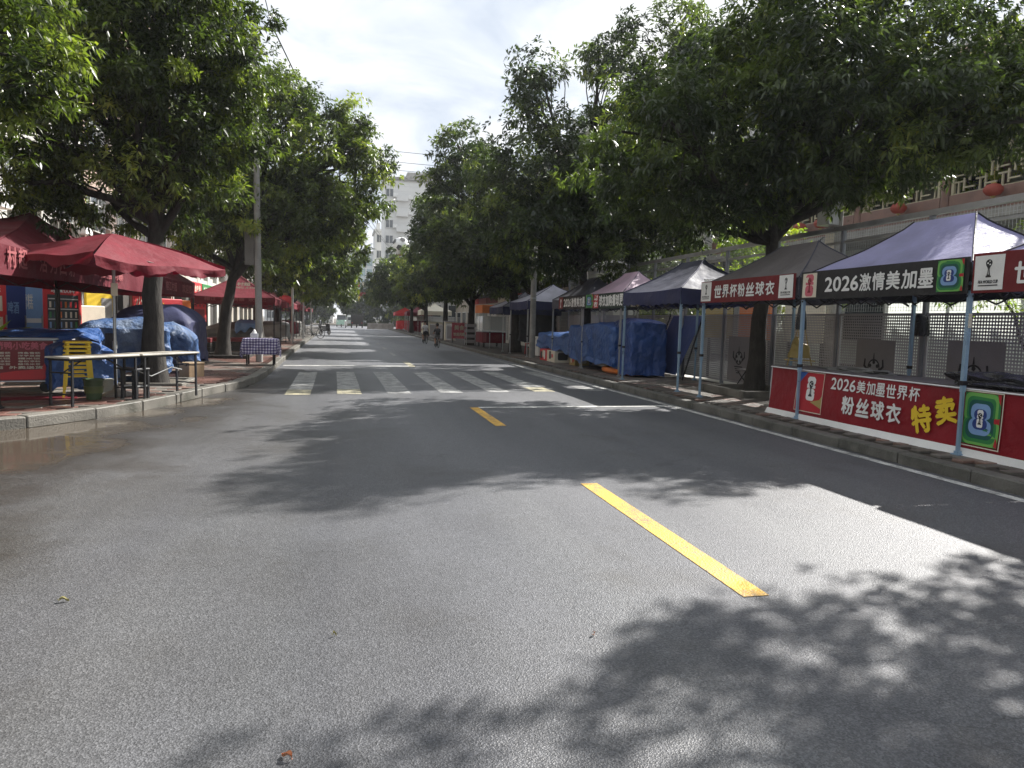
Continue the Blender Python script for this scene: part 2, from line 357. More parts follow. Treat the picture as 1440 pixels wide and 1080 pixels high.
# ---- pavements: kerb stones laid one by one, then paving
def kerb(name, P, step, w_, h, inner, near, km='kerb'):
    o = MB().box((P[0][0], P[0][1], -.2), (.02, .02, .02)); root = None
    R = resample(P, step); me0 = {}
    root = MB()
    # mortar bed under the stones
    for a, b in zip(R[:-1], R[1:]):
        d = (b - a).normalized(); n = Vector((-d.y, d.x, 0)) * inner
        root.add([a + n * .02, b + n * .02, b + n * (w_ - .02), a + n * (w_ - .02), (a + n * .02) + Vector((0, 0, h - .025)), b + n * .02 + Vector((0, 0, h - .025)), b + n * (w_ - .02) + Vector((0, 0, h - .025)), a + n * (w_ - .02) + Vector((0, 0, h - .025))],
                 [(0, 1, 5, 4), (1, 2, 6, 5), (2, 3, 7, 6), (3, 0, 4, 7), (4, 5, 6, 7)])
    root = root.build(name, M['joint']); tag(root, kind='structure')
    stone = MB().bbox((0, 0, h / 2), (step - .014, w_, h), .014).mesh('kerb_stone', M[km])
    far = MB(); q = random.Random(3)
    for i, (a, b) in enumerate(zip(R[:-1], R[1:])):
        d = b - a; rz = math.atan2(d.y, d.x); n = Vector((-d.y, d.x, 0)).normalized() * inner
        c = (a + b) / 2 + n * (w_ / 2 + q.uniform(-.006, .006)) + Vector((0, 0, q.uniform(-.005, .006)))
        if c.y < near: link('kerb_stone', stone, root, c, rz + q.uniform(-.006, .006))
        else: far.bbox((c.x, c.y, h / 2 + c.z), (step - .014, w_, h), .014, rz)
    if far.v: tag(far.build('far_kerb_stones', M[km], root), kind='stuff')
    return root
kerb('kerb', KLs, 1.0, .22, .15, 1, 60)
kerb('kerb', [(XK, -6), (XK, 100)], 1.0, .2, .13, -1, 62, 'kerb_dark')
def inside_left(x, y):
    # to the left of the kerb polyline (offset inwards)
    best = None
    for a, b in zip(KLs[:-1], KLs[1:]):
        if a[1] <= y <= b[1]:
            t = (y - a[1]) / max(1e-6, b[1] - a[1]); return x < a[0] + (b[0] - a[0]) * t - .30
    return False
def paving(name, base_pts, zb, pl, pw, th, test, x0, x1, y0, y1, ymax_piece, colour, seed):
    base = strip(name, base_pts, zb, M['joint'])
    shapes = {k: MB().bbox((0, 0, 0), (pl - .007, pw - .007, th), .006).mesh('paver', M[k]) for k in ('paver_red', 'paver_brown', 'paver_grey', 'paver_dark')}
    q = random.Random(seed); cells = []
    r = 0; y = y0
    while y < y1:
        x = x0 + (pl / 2 if r % 2 else 0)
        while x < x1:
            if test(x, y): cells.append((x, y))
            x += pl
        y += pw; r += 1
    view = []
    for x, y in cells:      # in the photograph's view?
        a = math.degrees(math.atan2(x, y)) - 13.3
        if abs(a) < 36.5: view.append((x * x + y * y, x, y))
    view.sort(); near = view[:300]; rest = view[300:]
    for _, x, y in near:
        k = colour(x, y, q); link('paver', shapes[k], base, (x, y, zb + th / 2 + q.uniform(-.004, .004) + .001), q.uniform(-.008, .008))
    mats = ['paver_red', 'paver_brown', 'paver_grey', 'paver_dark']; mb = MB()
    for _, x, y in rest:
        if y < ymax_piece: mb.box((x, y, zb + th / 2 + q.uniform(-.003, .003)), (pl - .008, pw - .008, th), 0, mats.index(colour(x, y, q)))
    tag(mb.build('pavers', [M[k] for k in mats], base), kind='stuff')
    return base
def col_left(x, y, q):
    s_ = math.sin(y * .9 + x * .3) + .6 * math.sin(x * 1.7)
    if y < 13: return 'paver_red' if q.random() < .8 else 'paver_dark'
    if s_ > .55: return 'paver_red'
    return q.choice(['paver_brown', 'paver_brown', 'paver_grey', 'paver_dark'])
lp = [(x - .2, y) for x, y in KLs] + [(-30, 110), (-30, 6.2)]
paving('left_pavement', lp, .118, .40, .20, .03, lambda x, y: inside_left(x, y) and x > -11, -11, -1.9, 7.2, 44, 44, col_left, 5)
paving('right_pavement', [(XK + .19, -6), (30, -6), (30, 100), (XK + .19, 100)], .098, .30, .15, .03, lambda x, y: x > XK + .36 and x < 9.0, 6.4, 9.3, 2.0, 30, 30,
       lambda x, y, q: q.choice(['paver_grey', 'paver_dark', 'paver_dark', 'paver_brown']), 6)
# far side street surface at the end of the road
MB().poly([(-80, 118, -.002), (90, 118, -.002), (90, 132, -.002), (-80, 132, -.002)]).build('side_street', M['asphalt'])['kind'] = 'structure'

# ------------------------------------------------------------------ trees
def leaf_geometry(C, A, T, nl, Lf, Wf, q, droop=.35):
    n = len(C); C = np.repeat(C, nl, 0); A = np.repeat(A, nl, 0); T = np.repeat(T, nl)
    rnd = q.normal(size=(n * nl, 3)); side = rnd - A * (rnd * A).sum(1, keepdims=True); side /= np.linalg.norm(side, axis=1, keepdims=True) + 1e-9
    el = q.uniform(.05, 1.0, (n * nl, 1)); D = side * np.sqrt(1 - el ** 2 * .7) + A * el * .8; D[:, 2] -= q.uniform(.0, droop * 1.6, n * nl); D /= np.linalg.norm(D, axis=1, keepdims=True)
    L = Lf * q.uniform(.65, 1.2, (n * nl, 1)); W = Wf * q.uniform(.8, 1.2, (n * nl, 1))
    B = C + A * q.uniform(-.06, .06, (n * nl, 1)) + D * .02
    up = np.array([0, 0, 1.0]) + q.normal(size=(n * nl, 3)) * .45
    X = np.cross(D, up); X /= np.linalg.norm(X, axis=1, keepdims=True) + 1e-9
    nrm = np.cross(X, D)
    mid = B + D * L * .45 + nrm * L * .05; tip = B + D * L; tip[:, 2] -= droop * L[:, 0] * .5
    V = np.stack([B, mid + X * W / 2 - nrm * W * .12, tip, mid - X * W / 2 - nrm * W * .12], 1).reshape(-1, 3)
    tt = np.clip(np.repeat(T + q.normal(size=n * nl) * .06, 4), 0, 1)
    return V, tt
def leaves_mesh(name, V, tint, mat):
    k = len(V) // 4; me = bpy.data.meshes.new(name)
    me.vertices.add(len(V)); me.vertices.foreach_set('co', V.astype(np.float32).ravel())
    idx = (np.arange(k)[:, None] * 4 + np.array([0, 1, 2, 0, 2, 3])).ravel().astype(np.int32)
    me.loops.add(k * 6); me.loops.foreach_set('vertex_index', idx)
    me.polygons.add(k * 2); me.polygons.foreach_set('loop_start', (np.arange(k * 2) * 3).astype(np.int32))
    try: me.polygons.foreach_set('loop_total', np.full(k * 2, 3, np.int32))
    except Exception: pass
    at = me.attributes.new('tint', 'FLOAT', 'POINT'); at.data.foreach_set('value', tint.astype(np.float32))
    me.materials.append(mat); me.update(calc_edges=True); return me
def crown_points(lobes, dens, sub, cl, q, young=.25):
    C = []; A = []; T = []; subs = []
    for (x, y, z, r) in lobes:
        k = max(6, int(dens * r * r))
        d = q.normal(size=(k, 3)); d /= np.linalg.norm(d, axis=1, keepdims=True)
        rr = r * (.45 + .72 * q.random((k, 1)) ** .7)
        P = np.array([x, y, z]) + d * rr * np.array([1, 1, .88])
        for i in range(k):
            m_ = int(cl * q.uniform(.6, 1.4)); s_ = sub * q.uniform(.6, 1.45)
            o = q.normal(size=(m_, 3)); o /= np.linalg.norm(o, axis=1, keepdims=True); o *= s_ * q.random((m_, 1)) ** .5
            o[:, 2] *= .62; o[:, 2] -= .25 * np.hypot(o[:, 0], o[:, 1])
            C.append(P[i] + o); a = d[i] * .7 + o / max(s_, .01) * .8 + np.array([0, 0, .25]); a /= np.linalg.norm(a, axis=1, keepdims=True); A.append(a)
            outer = float(np.linalg.norm(P[i] - np.array([x, y, z])) / r)
            base = .26 + q.normal() * .2 + (.5 if q.random() < young else 0)
            T.append(np.full(m_, base)); subs.append(P[i])
    return np.concatenate(C), np.concatenate(A), np.concatenate(T), subs
def limb(a, b, r0, r1, q, n=6, sag=.15):
    a = np.array(a, float); b = np.array(b, float); pts = []; L = np.linalg.norm(b - a); o = q.normal(size=3) * L * .06
    for i in range(n + 1):
        t = i / n; p = a + (b - a) * t + o * math.sin(math.pi * t) + np.array([0, 0, L * sag * math.sin(math.pi * t) * .5]) + q.normal(size=3) * L * .012 * (0 < i < n)
        pts.append(p)
    return pts, [r0 + (r1 - r0) * (i / n) ** .8 for i in range(n + 1)]
TREES = {}
def tree(label, loc, trunk, r0, lobes, seed, dens=26, sub=.42, cl=11, nl=8, Lf=.17, Wf=.05, mat='leaf', group=None, twigs=5, young=.25, name='street_tree'):
    q = np.random.default_rng(seed)
    t = thing(name, label, 'tree', loc, 0, group)
    base = Vector(loc); rel = lambda p: (p[0] - base.x, p[1] - base.y, p[2] - base.z)
    tp = [Vector((0, 0, -.05))] + [Vector(p) for p in trunk]
    P = []
    for a, b in zip(tp[:-1], tp[1:]):
        for k in range(4): P.append(a + (b - a) * (k / 4) + Vector((q.normal() * .008, q.normal() * .008, 0)))
    P.append(tp[-1]); n = len(P)
    rs = [r0 * (1 - .45 * i / (n - 1)) * (1.45 if i == 0 else 1.18 if i == 1 else 1.05 if i == 2 else 1) for i in range(n)]
    MB().tube(P, rs, 12).build('trunk', M['bark'], t, 60)
    LR = [(*rel(l[:3]), l[3]) for l in lobes]
    C, A, T, subs = crown_points(LR, dens * .62, sub * 1.12, cl * 1.55, q, young); T = T + q.uniform(-.08, .10)
    top = P[-1]; k = 0
    for (x, y, z, r) in LR:
        m_ = MB()
        st = P[max(n // 2, min(n - 1, int(n * (.62 + .38 * q.random()))))]
        if z < top.z: st = P[int(n * .7)]
        pts, rr = limb(st, (x, y, z - r * .25), r0 * .5, r0 * .16, q); m_.tube(pts, rr, 7)
        end = pts[-1]
        mine = [s_ for s_ in subs if np.linalg.norm(s_ - np.array([x, y, z])) < r * 1.1]
        for i in range(min(twigs, len(mine))):
            s_ = mine[int(q.random() * len(mine))]; i0 = pts[3 + int(q.random() * 4)]
            p2, r2 = limb(i0, s_, r0 * .13, .012, q, 4); m_.tube(p2, r2, 5)
        m_.build('branch', M['bark'], t, 60)
    V, tt = leaf_geometry(C, A, T, nl, Lf, Wf, q)
    link('crown', leaves_mesh('crown', V, tt, M[mat]), t)
    return t
GT = 'street trees along the right pavement'; GL = 'street trees along the left pavement'
# right-hand row (near to far)
tree('tall street tree at the right picture edge, only its overhanging crown in view', (8.4, 5.0, .1), [(0, 0, 2.2), (-.1, .1, 3.8)], .24,
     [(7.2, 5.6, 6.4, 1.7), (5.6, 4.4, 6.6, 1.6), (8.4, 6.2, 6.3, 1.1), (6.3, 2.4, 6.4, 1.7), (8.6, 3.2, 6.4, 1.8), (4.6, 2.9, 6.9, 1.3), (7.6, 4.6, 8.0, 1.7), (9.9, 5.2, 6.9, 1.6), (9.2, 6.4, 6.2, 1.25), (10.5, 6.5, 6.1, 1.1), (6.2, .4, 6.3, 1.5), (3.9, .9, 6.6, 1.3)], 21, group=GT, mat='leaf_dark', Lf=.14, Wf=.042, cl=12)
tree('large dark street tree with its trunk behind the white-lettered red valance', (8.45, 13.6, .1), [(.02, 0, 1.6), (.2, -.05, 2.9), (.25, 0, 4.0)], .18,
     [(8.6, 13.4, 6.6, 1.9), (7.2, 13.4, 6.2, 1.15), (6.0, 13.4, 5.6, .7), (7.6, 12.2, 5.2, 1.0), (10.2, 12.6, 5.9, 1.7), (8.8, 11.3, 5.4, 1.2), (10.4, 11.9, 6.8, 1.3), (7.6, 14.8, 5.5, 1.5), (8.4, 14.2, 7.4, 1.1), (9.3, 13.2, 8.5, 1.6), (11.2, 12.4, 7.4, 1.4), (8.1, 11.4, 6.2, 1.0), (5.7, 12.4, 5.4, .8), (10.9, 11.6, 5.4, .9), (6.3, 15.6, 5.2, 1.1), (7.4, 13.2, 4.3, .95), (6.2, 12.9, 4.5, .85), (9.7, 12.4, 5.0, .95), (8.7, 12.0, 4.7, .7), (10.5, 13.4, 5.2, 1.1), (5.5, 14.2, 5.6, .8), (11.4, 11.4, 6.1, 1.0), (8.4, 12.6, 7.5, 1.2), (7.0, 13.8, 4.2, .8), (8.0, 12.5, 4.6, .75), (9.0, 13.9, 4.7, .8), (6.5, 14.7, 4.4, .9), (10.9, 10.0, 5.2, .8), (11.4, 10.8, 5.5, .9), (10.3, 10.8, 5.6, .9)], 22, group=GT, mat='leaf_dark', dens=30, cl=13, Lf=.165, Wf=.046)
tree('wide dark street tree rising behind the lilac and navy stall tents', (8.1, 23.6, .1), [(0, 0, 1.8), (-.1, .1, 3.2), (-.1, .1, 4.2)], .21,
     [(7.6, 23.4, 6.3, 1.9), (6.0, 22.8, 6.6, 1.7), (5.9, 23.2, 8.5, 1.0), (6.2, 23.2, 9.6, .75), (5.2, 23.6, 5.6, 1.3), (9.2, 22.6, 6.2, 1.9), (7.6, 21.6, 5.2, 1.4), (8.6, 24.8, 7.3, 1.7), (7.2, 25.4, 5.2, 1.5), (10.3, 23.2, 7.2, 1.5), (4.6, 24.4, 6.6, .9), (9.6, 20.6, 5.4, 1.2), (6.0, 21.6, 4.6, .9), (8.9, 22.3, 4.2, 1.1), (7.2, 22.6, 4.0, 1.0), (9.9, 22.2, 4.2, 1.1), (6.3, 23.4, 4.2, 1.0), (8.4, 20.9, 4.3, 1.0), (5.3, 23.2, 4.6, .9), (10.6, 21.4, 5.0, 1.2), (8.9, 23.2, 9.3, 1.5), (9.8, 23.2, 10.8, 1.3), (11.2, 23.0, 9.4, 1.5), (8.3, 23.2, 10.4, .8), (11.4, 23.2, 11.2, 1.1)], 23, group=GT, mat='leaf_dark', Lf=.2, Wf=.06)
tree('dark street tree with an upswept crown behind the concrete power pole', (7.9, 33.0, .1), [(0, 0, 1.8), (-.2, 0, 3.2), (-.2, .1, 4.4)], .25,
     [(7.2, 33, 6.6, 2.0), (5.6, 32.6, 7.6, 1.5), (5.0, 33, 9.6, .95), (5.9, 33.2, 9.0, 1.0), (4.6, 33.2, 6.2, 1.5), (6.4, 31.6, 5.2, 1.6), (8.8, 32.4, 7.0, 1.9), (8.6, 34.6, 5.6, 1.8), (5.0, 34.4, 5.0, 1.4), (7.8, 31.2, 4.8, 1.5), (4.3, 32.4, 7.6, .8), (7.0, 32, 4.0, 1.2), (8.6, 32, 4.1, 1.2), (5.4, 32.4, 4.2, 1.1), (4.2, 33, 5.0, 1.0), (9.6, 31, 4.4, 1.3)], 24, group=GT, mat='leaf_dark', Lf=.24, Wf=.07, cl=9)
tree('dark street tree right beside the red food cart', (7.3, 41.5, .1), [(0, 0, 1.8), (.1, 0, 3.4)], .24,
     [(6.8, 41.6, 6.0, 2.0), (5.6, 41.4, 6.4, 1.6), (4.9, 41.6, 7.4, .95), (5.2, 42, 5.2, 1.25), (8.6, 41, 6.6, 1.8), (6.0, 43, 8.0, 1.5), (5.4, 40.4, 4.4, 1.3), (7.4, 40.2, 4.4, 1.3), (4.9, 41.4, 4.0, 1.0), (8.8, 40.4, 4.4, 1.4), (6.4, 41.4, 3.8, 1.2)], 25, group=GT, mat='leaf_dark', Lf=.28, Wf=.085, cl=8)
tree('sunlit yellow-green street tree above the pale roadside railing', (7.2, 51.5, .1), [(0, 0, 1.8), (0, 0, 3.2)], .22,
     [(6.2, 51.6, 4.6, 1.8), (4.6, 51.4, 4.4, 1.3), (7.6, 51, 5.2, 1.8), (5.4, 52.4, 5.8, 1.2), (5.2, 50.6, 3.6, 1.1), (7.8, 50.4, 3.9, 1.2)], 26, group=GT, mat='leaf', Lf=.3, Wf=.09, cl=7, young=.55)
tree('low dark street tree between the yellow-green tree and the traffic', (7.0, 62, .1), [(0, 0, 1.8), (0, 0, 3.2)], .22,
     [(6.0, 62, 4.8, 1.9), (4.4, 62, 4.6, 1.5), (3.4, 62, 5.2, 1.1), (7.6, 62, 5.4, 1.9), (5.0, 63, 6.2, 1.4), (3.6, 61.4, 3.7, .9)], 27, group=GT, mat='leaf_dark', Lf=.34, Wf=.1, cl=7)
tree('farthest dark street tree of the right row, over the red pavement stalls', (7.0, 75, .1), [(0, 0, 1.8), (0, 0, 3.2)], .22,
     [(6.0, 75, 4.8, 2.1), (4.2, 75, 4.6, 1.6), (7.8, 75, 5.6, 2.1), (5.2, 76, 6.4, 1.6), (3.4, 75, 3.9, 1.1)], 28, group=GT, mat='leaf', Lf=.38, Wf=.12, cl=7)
# left-hand row (near to far)
tree('sunlit bright green street tree at the left picture edge, trunk out of view', (-5.6, 7.4, .1), [(.1, .3, 2.0), (.6, .8, 3.4)], .2,
     [(-4.5, 8.4, 4.6, 1.2), (-3.5, 8.5, 4.2, .85), (-5.4, 8.0, 5.4, 1.3), (-3.8, 8.6, 5.5, .95), (-5.6, 8.8, 3.9, .9), (-4.6, 8.2, 6.4, 1.2), (-4.4, 8.7, 3.5, .6), (-6.6, 8.2, 4.8, 1.2), (-3.15, 8.6, 3.75, .5), (-5.2, 8.6, 3.4, .8), (-3.9, 8.8, 4.9, .9), (-5.0, 8.2, 7.2, 1.2), (-6.2, 8.6, 6.2, 1.2), (-3.5, 8.6, 6.3, .6)], 31, dens=44, cl=16, sub=.34, group=GL, mat='leaf', young=.5, Lf=.105, Wf=.034)
tree('tall street tree with a thick black trunk beside the folding tables', (-3.5, 15.1, .12), [(0, 0, 1.7), (.05, .1, 2.8), (.1, .1, 3.8)], .205,
     [(-3.7, 15, 6.4, 1.8), (-2.6, 15, 5.4, 1.2), (-5.4, 15, 6.3, 1.5), (-4.6, 14.6, 4.7, 1.2), (-2.5, 14.6, 7.0, 1.1), (-3.4, 15.4, 8.2, 1.4), (-5.0, 15.2, 8.0, 1.5), (-2.2, 15.0, 8.2, .8), (-6.0, 15.4, 4.8, 1.2), (-3.0, 14.2, 4.4, .9), (-1.9, 15.2, 6.4, .6), (-3.6, 13.8, 5.6, 1.0), (-6.6, 15.8, 7, 1.3), (-2.7, 15.2, 4.3, .8), (-4.6, 15.8, 4.0, 1.0), (-5.8, 14.8, 4.0, .9), (-3.5, 16.0, 4.2, 1.0), (-2.0, 15, 5.2, .8), (-3.2, 14.4, 6.6, 1.2), (-4.4, 14.4, 6.8, 1.3), (-6.8, 15.2, 5.6, 1.2), (-4.2, 15.2, 9.4, 1.3), (-2.6, 15.2, 9.2, 1.0)], 32, group=GL, mat='leaf', dens=36, cl=15, young=.38, sub=.38, Lf=.135, Wf=.043)
tree('leaning street tree with a forked trunk in front of the second red tent', (-3.65, 24.4, .12), [(.1, 0, 1.4), (.3, 0, 2.4), (.7, .1, 3.8)], .20,
     [(-2.8, 24.2, 6.2, 1.9), (-1.0, 24, 6.4, 1.6), (.4, 24, 6.0, 1.1), (.9, 24.2, 5.4, .7), (-.4, 24.2, 7.8, 1.1), (.2, 24, 7.2, .8), (-4.6, 24.4, 6.6, 1.8), (-2.0, 24.6, 8.0, 1.3), (-.6, 23.4, 4.9, 1.2), (-2.4, 23, 4.6, 1.3), (-4.4, 23.4, 4.8, 1.2), (.8, 24.2, 6.6, .6), (-3.2, 24.8, 8.6, 1.4), (-1.4, 24, 4.0, 1.0), (-2.2, 24.9, 4.1, 1.1), (-.2, 24, 4.7, .9), (-4.8, 24.2, 4.2, 1.1), (-1.8, 24, 5.4, 1.4), (.5, 24.4, 7.0, .7), (-5.6, 24.6, 5.4, 1.4)], 33, group=GL, mat='leaf', Lf=.17, Wf=.055, young=.5, cl=13, dens=30)
tree('street tree whose dark crown hangs over the checked tablecloth and steel pole', (-3.5, 33, .12), [(0, 0, 1.8), (.1, 0, 3.4)], .23,
     [(-2.6, 33, 5.6, 2.0), (-.9, 32.8, 5.4, 1.5), (-.2, 33, 6.4, 1.0), (-4.4, 33, 6.2, 1.9), (-1.6, 33.4, 7.4, 1.4), (-1.2, 32, 3.9, 1.1), (-2.8, 31.8, 4.0, 1.3), (.3, 33, 4.8, .8), (-1.6, 33.4, 3.7, 1.0), (-3.6, 32.6, 3.8, 1.1), (-4.8, 33, 4.4, 1.4), (-.2, 32.8, 4.0, .8)], 34, group=GL, mat='leaf', Lf=.24, Wf=.07, cl=9)
tree('street tree with sunlit lower leaves above the thin grey signposts', (-3.4, 42, .12), [(0, 0, 1.8), (.1, 0, 3.2)], .22,
     [(-2.2, 42, 5.4, 2.0), (-.6, 42, 5.0, 1.5), (.3, 42, 4.4, .9), (-4, 42, 6, 1.9), (-.8, 41.2, 3.6, .9), (-1.2, 42.4, 6.8, 1.3), (.3, 42, 6.0, .8), (-2.2, 41.4, 3.6, 1.1), (.1, 42, 3.5, .8), (-3.8, 41.6, 3.9, 1.2)], 35, group=GL, mat='leaf', Lf=.28, Wf=.085, cl=8, young=.45)
tree('small street tree on the left pavement beyond the parked bicycle', (-3.4, 54, .12), [(0, 0, 1.8), (.1, 0, 3.2)], .22,
     [(-2.4, 54, 5.0, 2.0), (-.8, 54, 4.6, 1.5), (.1, 54, 4.0, .9), (-4.2, 54, 5.6, 1.9), (-1.4, 54.4, 6.2, 1.4), (-.9, 53.4, 3.5, 1.0), (.4, 54, 4.9, .7), (-2.4, 53.4, 3.5, 1.1)], 36, group=GL, mat='leaf', Lf=.32, Wf=.1, cl=8, young=.4)
tree('farthest street tree of the left row, over the red stalls and scooters', (-3.4, 68, .12), [(0, 0, 1.8), (.1, 0, 3.2)], .22,
     [(-2.4, 68, 5.0, 2.1), (-.6, 68, 4.4, 1.6), (-4.2, 68, 5.6, 2.0), (-1.4, 68.4, 6.2, 1.5), (.4, 68, 3.8, 1.0)], 37, group=GL, mat='leaf', Lf=.36, Wf=.11, cl=8)
# trees closing the far end of the street
for i, (x, y, s_, lab, mt) in enumerate(((-6, 136, 1.0, 'hazy grey-green tree closing the street end, left of the mint vehicle', 'leaf_dark'), (3.5, 140, 1.15, 'hazy dark tree straight behind the black cargo tricycle', 'leaf_dark'), (12, 138, 1.1, 'hazy olive tree closing the street end, right of the cargo tricycle', 'leaf'), (20, 134, 1.0, 'far tree behind the right-hand row at the street end', 'leaf'))):
    tree(lab, (x, y, 0), [(0, 0, 1.6), (0, 0, 2.6)], .25, [(x, y, 4.2 * s_, 2.4), (x - 2.4, y, 3.7 * s_, 1.9), (x + 2.4, y, 3.8 * s_, 2.0), (x + .6, y, 5.6 * s_, 1.6), (x - 1.2, y - 1, 3, 1.6), (x - 2, y - 1, 1.9, 1.7), (x + 1.6, y - 1, 1.8, 1.7), (x + 3.6, y, 2.2, 1.6)], 41 + i, dens=10, cl=8, sub=.6, Lf=.5, Wf=.2, mat=mt, group='trees at the street end')
# ------------------------------------------------------------------ flat print: lettering and emblems on banners
_TX = {}
def text_tris(body):
    if body in _TX: return _TX[body]
    c = bpy.data.curves.new('t', 'FONT'); c.body = body; c.resolution_u = 3
    o = bpy.data.objects.new('t', c); COL.objects.link(o)
    me = bpy.data.meshes.new_from_object(o.evaluated_get(bpy.context.evaluated_depsgraph_get()))
    V = np.array([v.co[:2] for v in me.vertices]); F = [tuple(p.vertices) for p in me.polygons]
    bpy.data.objects.remove(o); bpy.data.curves.remove(c); bpy.data.meshes.remove(me)
    V -= V.min(0); V /= V.max(0); _TX[body] = (V, F); return V, F
class Print:
    "flat inks on a face: origin, unit directions along and up the face, its normal"
    def __init__(s, o, ex, ey, n, fn=None): s.o = Vector(o); s.ex = Vector(ex); s.ey = Vector(ey); s.n = Vector(n); s.mb = MB(); s.k = 0; s.fn = fn; s.mats = []
    def P(s, u, v): return s.o + s.ex * u + s.ey * v + s.n * (.004 + s.k * .0006 + (s.fn(u, v) if s.fn else 0))
    def mi(s, name):
        if name not in s.mats: s.mats.append(name)
        return s.mats.index(name)
    def poly(s, pts, ink): s.k += 1; s.mb.poly([s.P(*p) for p in pts], s.mi(ink)); return s
    def rect(s, u0, v0, u1, v1, ink):
        s.k += 1; n = max(1, int((u1 - u0) / .12)) if s.fn else 1; m = max(1, int((v1 - v0) / .12)) if s.fn else 1
        s.mb.grid(lambda a, b: s.P(u0 + (u1 - u0) * a, v0 + (v1 - v0) * b), n, m, s.mi(ink)); return s
    def text(s, body, u0, v0, u1, v1, ink, bold=.0, rot=0):
        V, F = text_tris(body); c = ((u0 + u1) / 2, (v0 + v1) / 2); ca, sa = math.cos(rot), math.sin(rot)
        for (a, b) in (((0, 0), (bold, 0), (-bold, 0), (0, bold), (0, -bold)) if bold else ((0, 0),)):
            s.k += .25; P = []
            for x, y in V:
                U = u0 + x * (u1 - u0) + a - c[0]; W = v0 + y * (v1 - v0) + b - c[1]; P.append(s.P(c[0] + U * ca - W * sa, c[1] + U * sa + W * ca))
            s.mb.add(P, F, s.mi(ink))
        return s
    def rrect(s, u0, v0, u1, v1, r, ink):
        r = min(r, (u1 - u0) / 2.01, (v1 - v0) / 2.01); pts = []
        for cx, cy, t0 in ((u1 - r, v1 - r, 0), (u0 + r, v1 - r, 90), (u0 + r, v0 + r, 180), (u1 - r, v0 + r, 270)):
            for k in range(6): t = R_(t0 + k * 18); pts.append((cx + r * math.cos(t), cy + r * math.sin(t)))
        return s.poly(pts, ink)
    def trophy(s, cu, v0, h, ink, paper=None):
        pr = [(0, .17), (.07, .19), (.11, .12), (.28, .085), (.45, .06), (.56, .10), (.66, .17), (.76, .21), (.86, .21), (.95, .14), (1, .04)]
        s.poly([(cu + w_ * h, v0 + t * h) for t, w_ in pr] + [(cu - w_ * h, v0 + t * h) for t, w_ in reversed(pr)], ink)
        if paper:
            for du, dv, q in ((-.07, .80, .055), (.08, .72, .05), (.05, .9, .04)): s.rrect(cu + (du - q) * h, v0 + (dv - q) * h, cu + (du + q) * h, v0 + (dv + q * .7) * h, q * h, paper)
            s.poly([(cu - .02 * h, v0 + .16 * h), (cu + .03 * h, v0 + .16 * h), (cu - .03 * h, v0 + .5 * h)], paper)
        return s
    def twentysix(s, u0, v0, u1, v1, ink, dark):
        "the tall 2 stacked on the 6 with a cup standing in the middle"
        h = v1 - v0; w_ = u1 - u0; vm = v0 + h * .5; n = w_ * .16
        s.poly([(u0, vm + .02 * h), (u1, vm + .02 * h), (u1, vm + .13 * h), (u1 - n, vm + .16 * h), (u1, vm + .24 * h), (u1, v1 - .1 * h), (u1 - .2 * w_, v1), (u0 + .2 * w_, v1), (u0, v1 - .09 * h), (u0, vm + .28 * h), (u0 + n * .8, vm + .26 * h), (u0, vm + .16 * h)], ink)
        s.rrect(u0, v0, u1, vm, w_ * .26, ink)
        s.poly([(u1 - n, vm - .16 * h), (u1 + .001, vm - .13 * h), (u1 + .001, vm - .18 * h)], dark)
        s.trophy((u0 + u1) / 2, v0 + h * .17, h * .66, dark, ink)
        return s
    def rings(s, u0, v0, u1, v1):
        "nested blue and green outlines round a small white 26"
        s.rect(u0, v0, u1, v1, 'ink_green'); W = u1 - u0; H = v1 - v0; c = u0 + W * .47
        for k, ink in ((.50, 'ink_lime'), (.425, 'ink_green'), (.36, 'ink_teal'), (.29, 'ink_sky'), (.19, 'ink_navy')):
            a = W * k; s.rrect(max(u0, c - a * .93), v0 + H * .5 - H * k * .1, min(u1, c + a * .93), min(v1, v0 + H * .5 + H * k * 1.02), W * .16, ink)
            s.k -= 1; s.rrect(max(u0, c - a * 1.08), max(v0, v0 + H * .5 - H * k * 1.05), min(u1, c + a * 1.08), v0 + H * .5 + H * k * .05, W * .18, ink)
            if k > .25: s.poly([(c + a * .6, v0 + H * .5), (c + a * 1.05, v0 + H * .56), (c + a * 1.05, v0 + H * .44)], 'ink_teal' if k < .4 else 'ink_red')
        s.poly([(u1 - W * .10, v1), (u1, v1), (u1, v1 - H * .2), (u1 - W * .06, v1 - H * .12)], 'ink_red')
        s.poly([(u1 - W * .09, v0 + H * .03), (u1 - W * .05, v0 + H * .2), (u1, v0 + H * .1), (u1, v0)], 'ink_red')
        s.twentysix(c - W * .085, v0 + H * .34, c + W * .085, v0 + H * .68, 'ink_white', 'ink_black'); return s
    def cup_sign(s, u0, v0, u1, v1):
        s.rect(u0, v0, u1, v1, 'ink_white'); W = u1 - u0; H = v1 - v0; c = (u0 + u1) / 2
        s.trophy(c, v0 + H * .36, H * .52, 'ink_black', 'ink_white')
        s.text('FIFA WORLD CUP', u0 + W * .16, v0 + H * .19, u1 - W * .16, v0 + H * .28, 'ink_black', .0015); s.rect(u0 + W * .16, v0 + H * .115, u1 - W * .16, v0 + H * .145, 'ink_black'); return s
    def build(s, name, parent): return s.mb.build(name, [M[k] for k in s.mats], parent)
